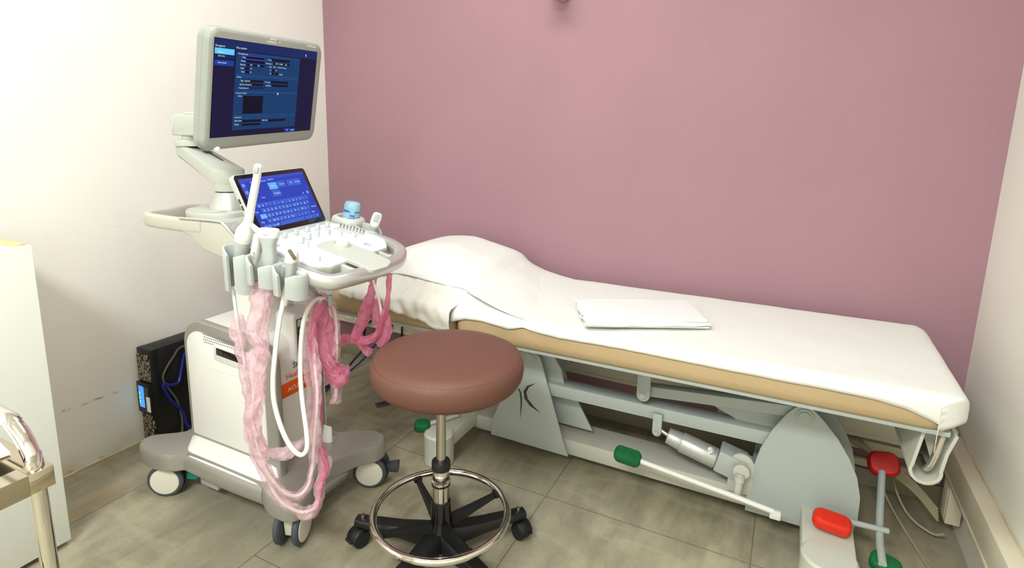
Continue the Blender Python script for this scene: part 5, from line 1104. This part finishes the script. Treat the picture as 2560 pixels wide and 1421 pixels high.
mb.prism([(0, 0), (0, -0.010), (0.0025, -0.0075), (0.006, -0.0075)], 0.0030, 0.0032, 'z', MM @ T3((0.038, -0.004, 0)))
mb.box((0.172, 0.118, 0.003), (0.003, 0.007, 0.0004), 0, MM)
obj('screen_lettering', mb, SCR_TEXT, mon, ang=0)
mb = MB().text('SIEMENS', 0.0085, MM @ T3((-0.014, 0.1495, 0.0012)), th=0.0003).text('Healthineers', 0.0085, MM @ T3((-0.026, 0.1415, 0.0012)), th=0.0003).text('>', 0.015, MM @ T3((0.029, 0.1415, 0.0012)), th=0.0003).text('ACUSON Juniper', 0.0075, MM @ T3((0.176, 0.147, 0.0012)), th=0.0003)
obj('bezel_lettering', mb, WINK, mon, ang=0)
obj('power_light', MB().ball((0, 0, 0), 0.0095, MM @ T3((-0.207, -0.166, -0.002)), (1.1, 0.55, 0.6)), LEDW, mon)
# ================================================================ transducers and their sleeves
GRP = 'transducers resting in the console holders'
def mset(n, lab, loc): return thing(n, lab, 'ultrasound probe', loc, GRP)
p1 = mset('ultrasound_probe', 'tall slim white wand probe standing in the longest holder', (-1.28, 0.998, 0.9))
ax1 = [Vector(p) for p in ((-1.290, 0.997, 0.86), (-1.270, 0.998, 0.932), (-1.262, 0.999, 0.956), (-1.249, 1.0, 0.982), (-1.236, 1.001, 1.023), (-1.211, 1.003, 1.10), (-1.207, 1.003, 1.118))]
obj('handle', MB().tube([ax1[0], (-1.281, 0.9975, 0.90), ax1[1]], [0.0165, 0.0185, 0.0195], 20, 4), MGREY, p1, ang=60)
obj('shaft', MB().tube([ax1[1]-Vector((0.002, 0, 0.004)), ax1[1]+Vector((0.003, 0, 0.010)), ax1[2], ax1[3], ax1[4], ax1[5], ax1[6]], [0.021, 0.0225, 0.0215, 0.0115, 0.0100, 0.0095, 0.0095], 20, 5), WHITE, p1, ang=60)
dv = (ax1[6]-ax1[5]).normalized()
obj('probe_tip', MB().box((0, 0, 0), (0.020, 0.018, 0.030), 0.008, T3(ax1[6]+dv*0.0) @ dv.to_track_quat('Z', 'Y').to_matrix().to_4x4(), 3), WHITE, p1, ang=60)
obj('lens', MB().box((0.0, 0, 0), (0.011, 0.004, 0.018), 0.002, T3(ax1[6]+Vector((0.005, -0.0085, 0.0))) @ RZ(40) @ Matrix.Rotation(R(12), 4, 'Y')), MGREY, p1, ang=60)
obj('cable', MB().tube(PATHS['cable_long'], 0.0045, 10, 4), WCABLE, p1)
p2 = mset('ultrasound_probe', 'thin white tapered probe leaning beside the wide one in the middle holder', (-1.235, 1.001, 0.88))
obj('body', MB().tube([(-1.243, 0.999, 0.842), (-1.240, 1.0, 0.87), (-1.234, 1.001, 0.895), (-1.224, 1.002, 0.935), (-1.220, 1.003, 0.952)], [0.006, 0.0105, 0.0118, 0.0105, 0.0095], 18, 5), WHITE, p2, ang=60)
obj('head', MB().tube([(-1.238, 1.0, 0.975), (-1.222, 1.002, 0.962), (-1.206, 1.004, 0.955)], [0.0055, 0.008, 0.0085], 14, 4), WHITE, p2, ang=60)
obj('lettering', MB().text('UV10', 0.009, T3((-1.2235, 0.9900, 0.885)) @ RZ(25) @ Matrix.Rotation(R(90), 4, 'X') @ RZ(82), th=0.0003), GINK, p2, ang=0)
p3 = mset('ultrasound_probe', 'wide T-shaped white and grey linear probe in the middle holder', (-1.187, 1.005, 0.90))
M3 = T3((-1.185, 1.006, 0.0)) @ RZ(14)
def sell(w, d, z, e=0.6, n=28): return [(math.copysign(abs(math.cos(t))**e, math.cos(t))*w, math.copysign(abs(math.sin(t))**e, math.sin(t))*d, z) for t in [2*math.pi*k/n for k in range(n)]]
obj('handle', MB().loft([sell(0.012, 0.011, 0.845), sell(0.0165, 0.0135, 0.862), sell(0.0175, 0.014, 0.89), sell(0.0165, 0.013, 0.915), sell(0.0175, 0.0135, 0.928), sell(0.023, 0.014, 0.940), sell(0.0265, 0.014, 0.947)], M3), MGREY, p3, ang=60)
obj('head', MB().loft([sell(0.0262, 0.0138, 0.946), sell(0.0285, 0.0145, 0.949), sell(0.0290, 0.0145, 0.962), sell(0.0275, 0.0135, 0.968), sell(0.022, 0.009, 0.970)], M3), WHITE, p3, ang=60)
obj('lettering', MB().text('12L3', 0.007, M3 @ T3((-0.006, -0.0147, 0.953)) @ Matrix.Rotation(R(90), 4, 'X'), th=0.0003), GINK, p3, ang=0)
obj('cable', MB().tube([(-1.19, 1.006, 0.85), (-1.191, 1.004, 0.82), (-1.20, 1.0, 0.76)]+PATHS['sleeve_b'][4:-3], 0.0045, 10, 4), WCABLE, p3)
p4 = mset('ultrasound_probe', 'short grey probe with a dark lens in the lowest front holder', (-1.122, 1.011, 0.86))
M4 = T3((-1.118, 1.011, 0.0)) @ RZ(8)
Mt4 = M4 @ Matrix(((1, 0, 0.16, -0.139), (0, 1, 0, 0), (0, 0, 1, 0), (0, 0, 0, 1)))
obj('handle', MB().loft([sell(0.010, 0.010, 0.826, 0.8), sell(0.0125, 0.0125, 0.85, 0.8), sell(0.0125, 0.012, 0.872, 0.8), sell(0.014, 0.013, 0.884, 0.8), sell(0.0155, 0.0135, 0.889, 0.8)], Mt4), MGREY, p4, ang=60)
obj('head', MB().loft([sell(0.0152, 0.0133, 0.8885, 0.7), sell(0.0168, 0.0145, 0.892, 0.7), sell(0.016, 0.0125, 0.908, 0.7), sell(0.0125, 0.008, 0.921, 0.7), sell(0.008, 0.005, 0.926, 0.8)], Mt4), WHITE, p4, ang=60)
obj('lens', MB().box((0, 0, 0), (0.009, 0.005, 0.030), 0.002, T3((-1.101, 1.002, 0.912)) @ RZ(40) @ Matrix.Rotation(R(-28), 4, 'Y')), mat('lens_brown', (112, 104, 88), 0.4), p4, ang=60)
obj('strain_relief', MB().tube([(-1.122, 1.006, 0.83), (-1.127, 1.0, 0.807), (-1.133, 0.998, 0.775)], [0.011, 0.0095, 0.007], 14, 4), WCABLE, p4)
obj('cable', MB().tube(PATHS['cable_white'], 0.0062, 12, 5), WCABLE, p4)
p5 = mset('ultrasound_probe', 'small white probe tilted in the right rear holder next to the gel bottle', (-1.205, 1.435, 0.91))
M5 = T3((-1.205, 1.435, 0.905)) @ Matrix.Rotation(R(24), 4, 'Y') @ RZ(35)
obj('handle', MB().loft([sell(0.010, 0.010, -0.035, 0.8), sell(0.0115, 0.011, -0.01, 0.8), sell(0.012, 0.0115, 0.006, 0.8)], M5), MGREY, p5, ang=60)
obj('head', MB().loft([sell(0.0125, 0.012, 0.005, 0.7), sell(0.0150, 0.0135, 0.012, 0.6), sell(0.0155, 0.0135, 0.032, 0.6), sell(0.014, 0.010, 0.046, 0.6), sell(0.009, 0.006, 0.051, 0.6)], M5), WHITE, p5, ang=60)
obj('lens', MB().box((0, -0.0118, 0.036), (0.0165, 0.008, 0.028), 0.002, M5 @ Matrix.Rotation(R(-4), 4, 'X')), MGREY, p5, ang=60)
obj('cable', MB().tube([(-1.222, 1.435, 0.868), (-1.225, 1.43, 0.845), (-1.19, 1.40, 0.80), (-1.13, 1.32, 0.765)]+PATHS['cable_right'], 0.0045, 10, 4), WCABLE, p5)
# gel bottle
gb = thing('gel_bottle', 'upturned clear blue gel bottle in the round cup behind the sliders', 'gel bottle', (-1.305, 1.437, 0.93))
Mgb = MC @ T3((-0.088, 0.235, 0.0)) @ T3((0, 0, 0.89)) @ Matrix.Rotation(R(9), 4, 'Y') @ Matrix.Rotation(R(-3), 4, 'X')
bt = obj('bottle', MB().lathe([(0.0, 0.0), (0.0255, 0.0), (0.0268, 0.01), (0.0262, 0.07), (0.0252, 0.082), (0.022, 0.089), (0.012, 0.091), (0, 0.0915)], 40, Mgb), GEL, gb, ang=60)
def wrap(mb, a0, a1, z0, z1, r=0.0271):
    n = 10
    for k in range(n):
        t0 = R(a0+(a1-a0)*k/n); t1 = R(a0+(a1-a0)*(k+1)/n); c = lambda t, z: (r*math.cos(t), r*math.sin(t), z)
        mb.add([c(t0, z0), c(t1, z0), c(t1, z1), c(t0, z1)], [(0, 1, 2, 3)], Mgb)
BLU = mat('label_blue', (20, 96, 200), 0.4)
mb = MB(); wrap(mb, -130, -72, 0.058, 0.064); wrap(mb, -60+0, -35, 0.030, 0.050); wrap(mb, -64, -62, 0.03, 0.060); wrap(mb, -33, -31, 0.03, 0.060); wrap(mb, -30, 20, 0.058, 0.062); wrap(mb, -75, -62, 0.058, 0.060)
obj('label_print', mb, BLU, bt, ang=0)
mb = MB(); 
for k, ch in enumerate('S3'): mb.text(ch, 0.013, Mgb @ RZ(-53+k*10+90-90) @ T3((0.0274, -0.004, 0.036)) @ Mitm, th=0.0003)
mb.lathe([(0.005, 0), (0.0062, 0.0003)], 14, Mgb @ RZ(-98) @ T3((0.0274, 0, 0.042)) @ Mitm, cap=False)
obj('label_lettering', mb, WINK, bt, ang=0)
# sleeves
def sleeve(name, key_, label, m, rad, jit, sd):
    rad = [r*(1.0 if 'right_' in key_ else 1.15) for r in rad]
    o = obj(name, MB().film(PATHS[key_], rad, sd), m, ang=24)
    return tag(o, label, 'plastic sleeve', 'pink plastic sleeves over the probe cables')
sleeve('plastic_sleeve', 'sleeve_a', 'pale pink film sleeve with ragged top on the leftmost cable', PINK, [0.012, 0.013, 0.016, 0.013, 0.018, 0.014, 0.017, 0.014, 0.015, 0.013, 0.014, 0.012, 0.012, 0.014, 0.012, 0.014, 0.013, 0.015, 0.022, 0.024, 0.012, 0.013, 0.010, 0.015, 0.012, 0.010], 0.35, 1)
sleeve('plastic_sleeve', 'sleeve_b', 'wide pale pink film sleeve hanging from the middle holder to a low loop', PINK, [0.016, 0.022, 0.021, 0.018, 0.019, 0.018, 0.020, 0.020, 0.023, 0.026, 0.024, 0.018, 0.014, 0.012, 0.012, 0.011, 0.011, 0.010, 0.012, 0.010, 0.010, 0.011, 0.010, 0.012, 0.012, 0.012], 0.30, 2)
sleeve('plastic_sleeve', 'sleeve_b2', 'short pale pink film sleeve crossing behind the white cable', PINK, [0.012, 0.015, 0.016, 0.014, 0.014, 0.014, 0.013, 0.012, 0.012, 0.010, 0.008, 0.013, 0.014, 0.011, 0.008], 0.30, 3)
sleeve('plastic_sleeve', 'sleeve_hook_pale', 'pale pink film sleeve running down left of the hook', PINK, [0.012, 0.012, 0.013, 0.012, 0.012, 0.011, 0.011, 0.010, 0.010, 0.009], 0.3, 4)
sleeve('plastic_sleeve', 'sleeve_hook_right', 'whitish pink film sleeve draped over the right of the hook', PINK, [0.012, 0.013, 0.014, 0.012, 0.013, 0.016, 0.019, 0.018, 0.013, 0.017], 0.25, 5)
sleeve('plastic_sleeve', 'sleeve_hook_dark', 'deep pink film sleeve bunched under the hook', PINKD, [0.014, 0.016, 0.020, 0.022, 0.024, 0.030, 0.024, 0.016], 0.35, 6)
sleeve('plastic_sleeve', 'sleeve_right_a', 'deep pink twisted film sleeve hanging nearest the pillow', PINKD, [0.008, 0.010, 0.011, 0.012, 0.014, 0.015, 0.015, 0.013, 0.012, 0.011, 0.012, 0.010], 0.35, 7)
sleeve('plastic_sleeve', 'sleeve_right_b', 'deep pink film sleeve hanging left of the twisted one under the handle', PINKD, [0.010, 0.012, 0.015, 0.017, 0.017, 0.015, 0.015, 0.012, 0.013, 0.016], 0.3, 8)
sleeve('plastic_sleeve', 'sleeve_right_c', 'short deep pink film end between the two hanging sleeves', PINKD, [0.008, 0.016, 0.018, 0.014, 0.014, 0.013, 0.012], 0.45, 9)
o = obj('plastic_sleeve', MB().film([(x+0.030, y-0.006, z) for x, y, z in PATHS['sleeve_hook_pale'][1:]]+PATHS['sleeve_a'][-2:-7:-1], [0.014, 0.014, 0.013, 0.013, 0.012, 0.012, 0.012, 0.011, 0.012, 0.013, 0.015, 0.012, 0.011, 0.010], 11), PINKD, ang=24)
tag(o, 'dark pink film sleeve hanging straight down in front of the printed front face', 'plastic sleeve', 'pink plastic sleeves over the probe cables')
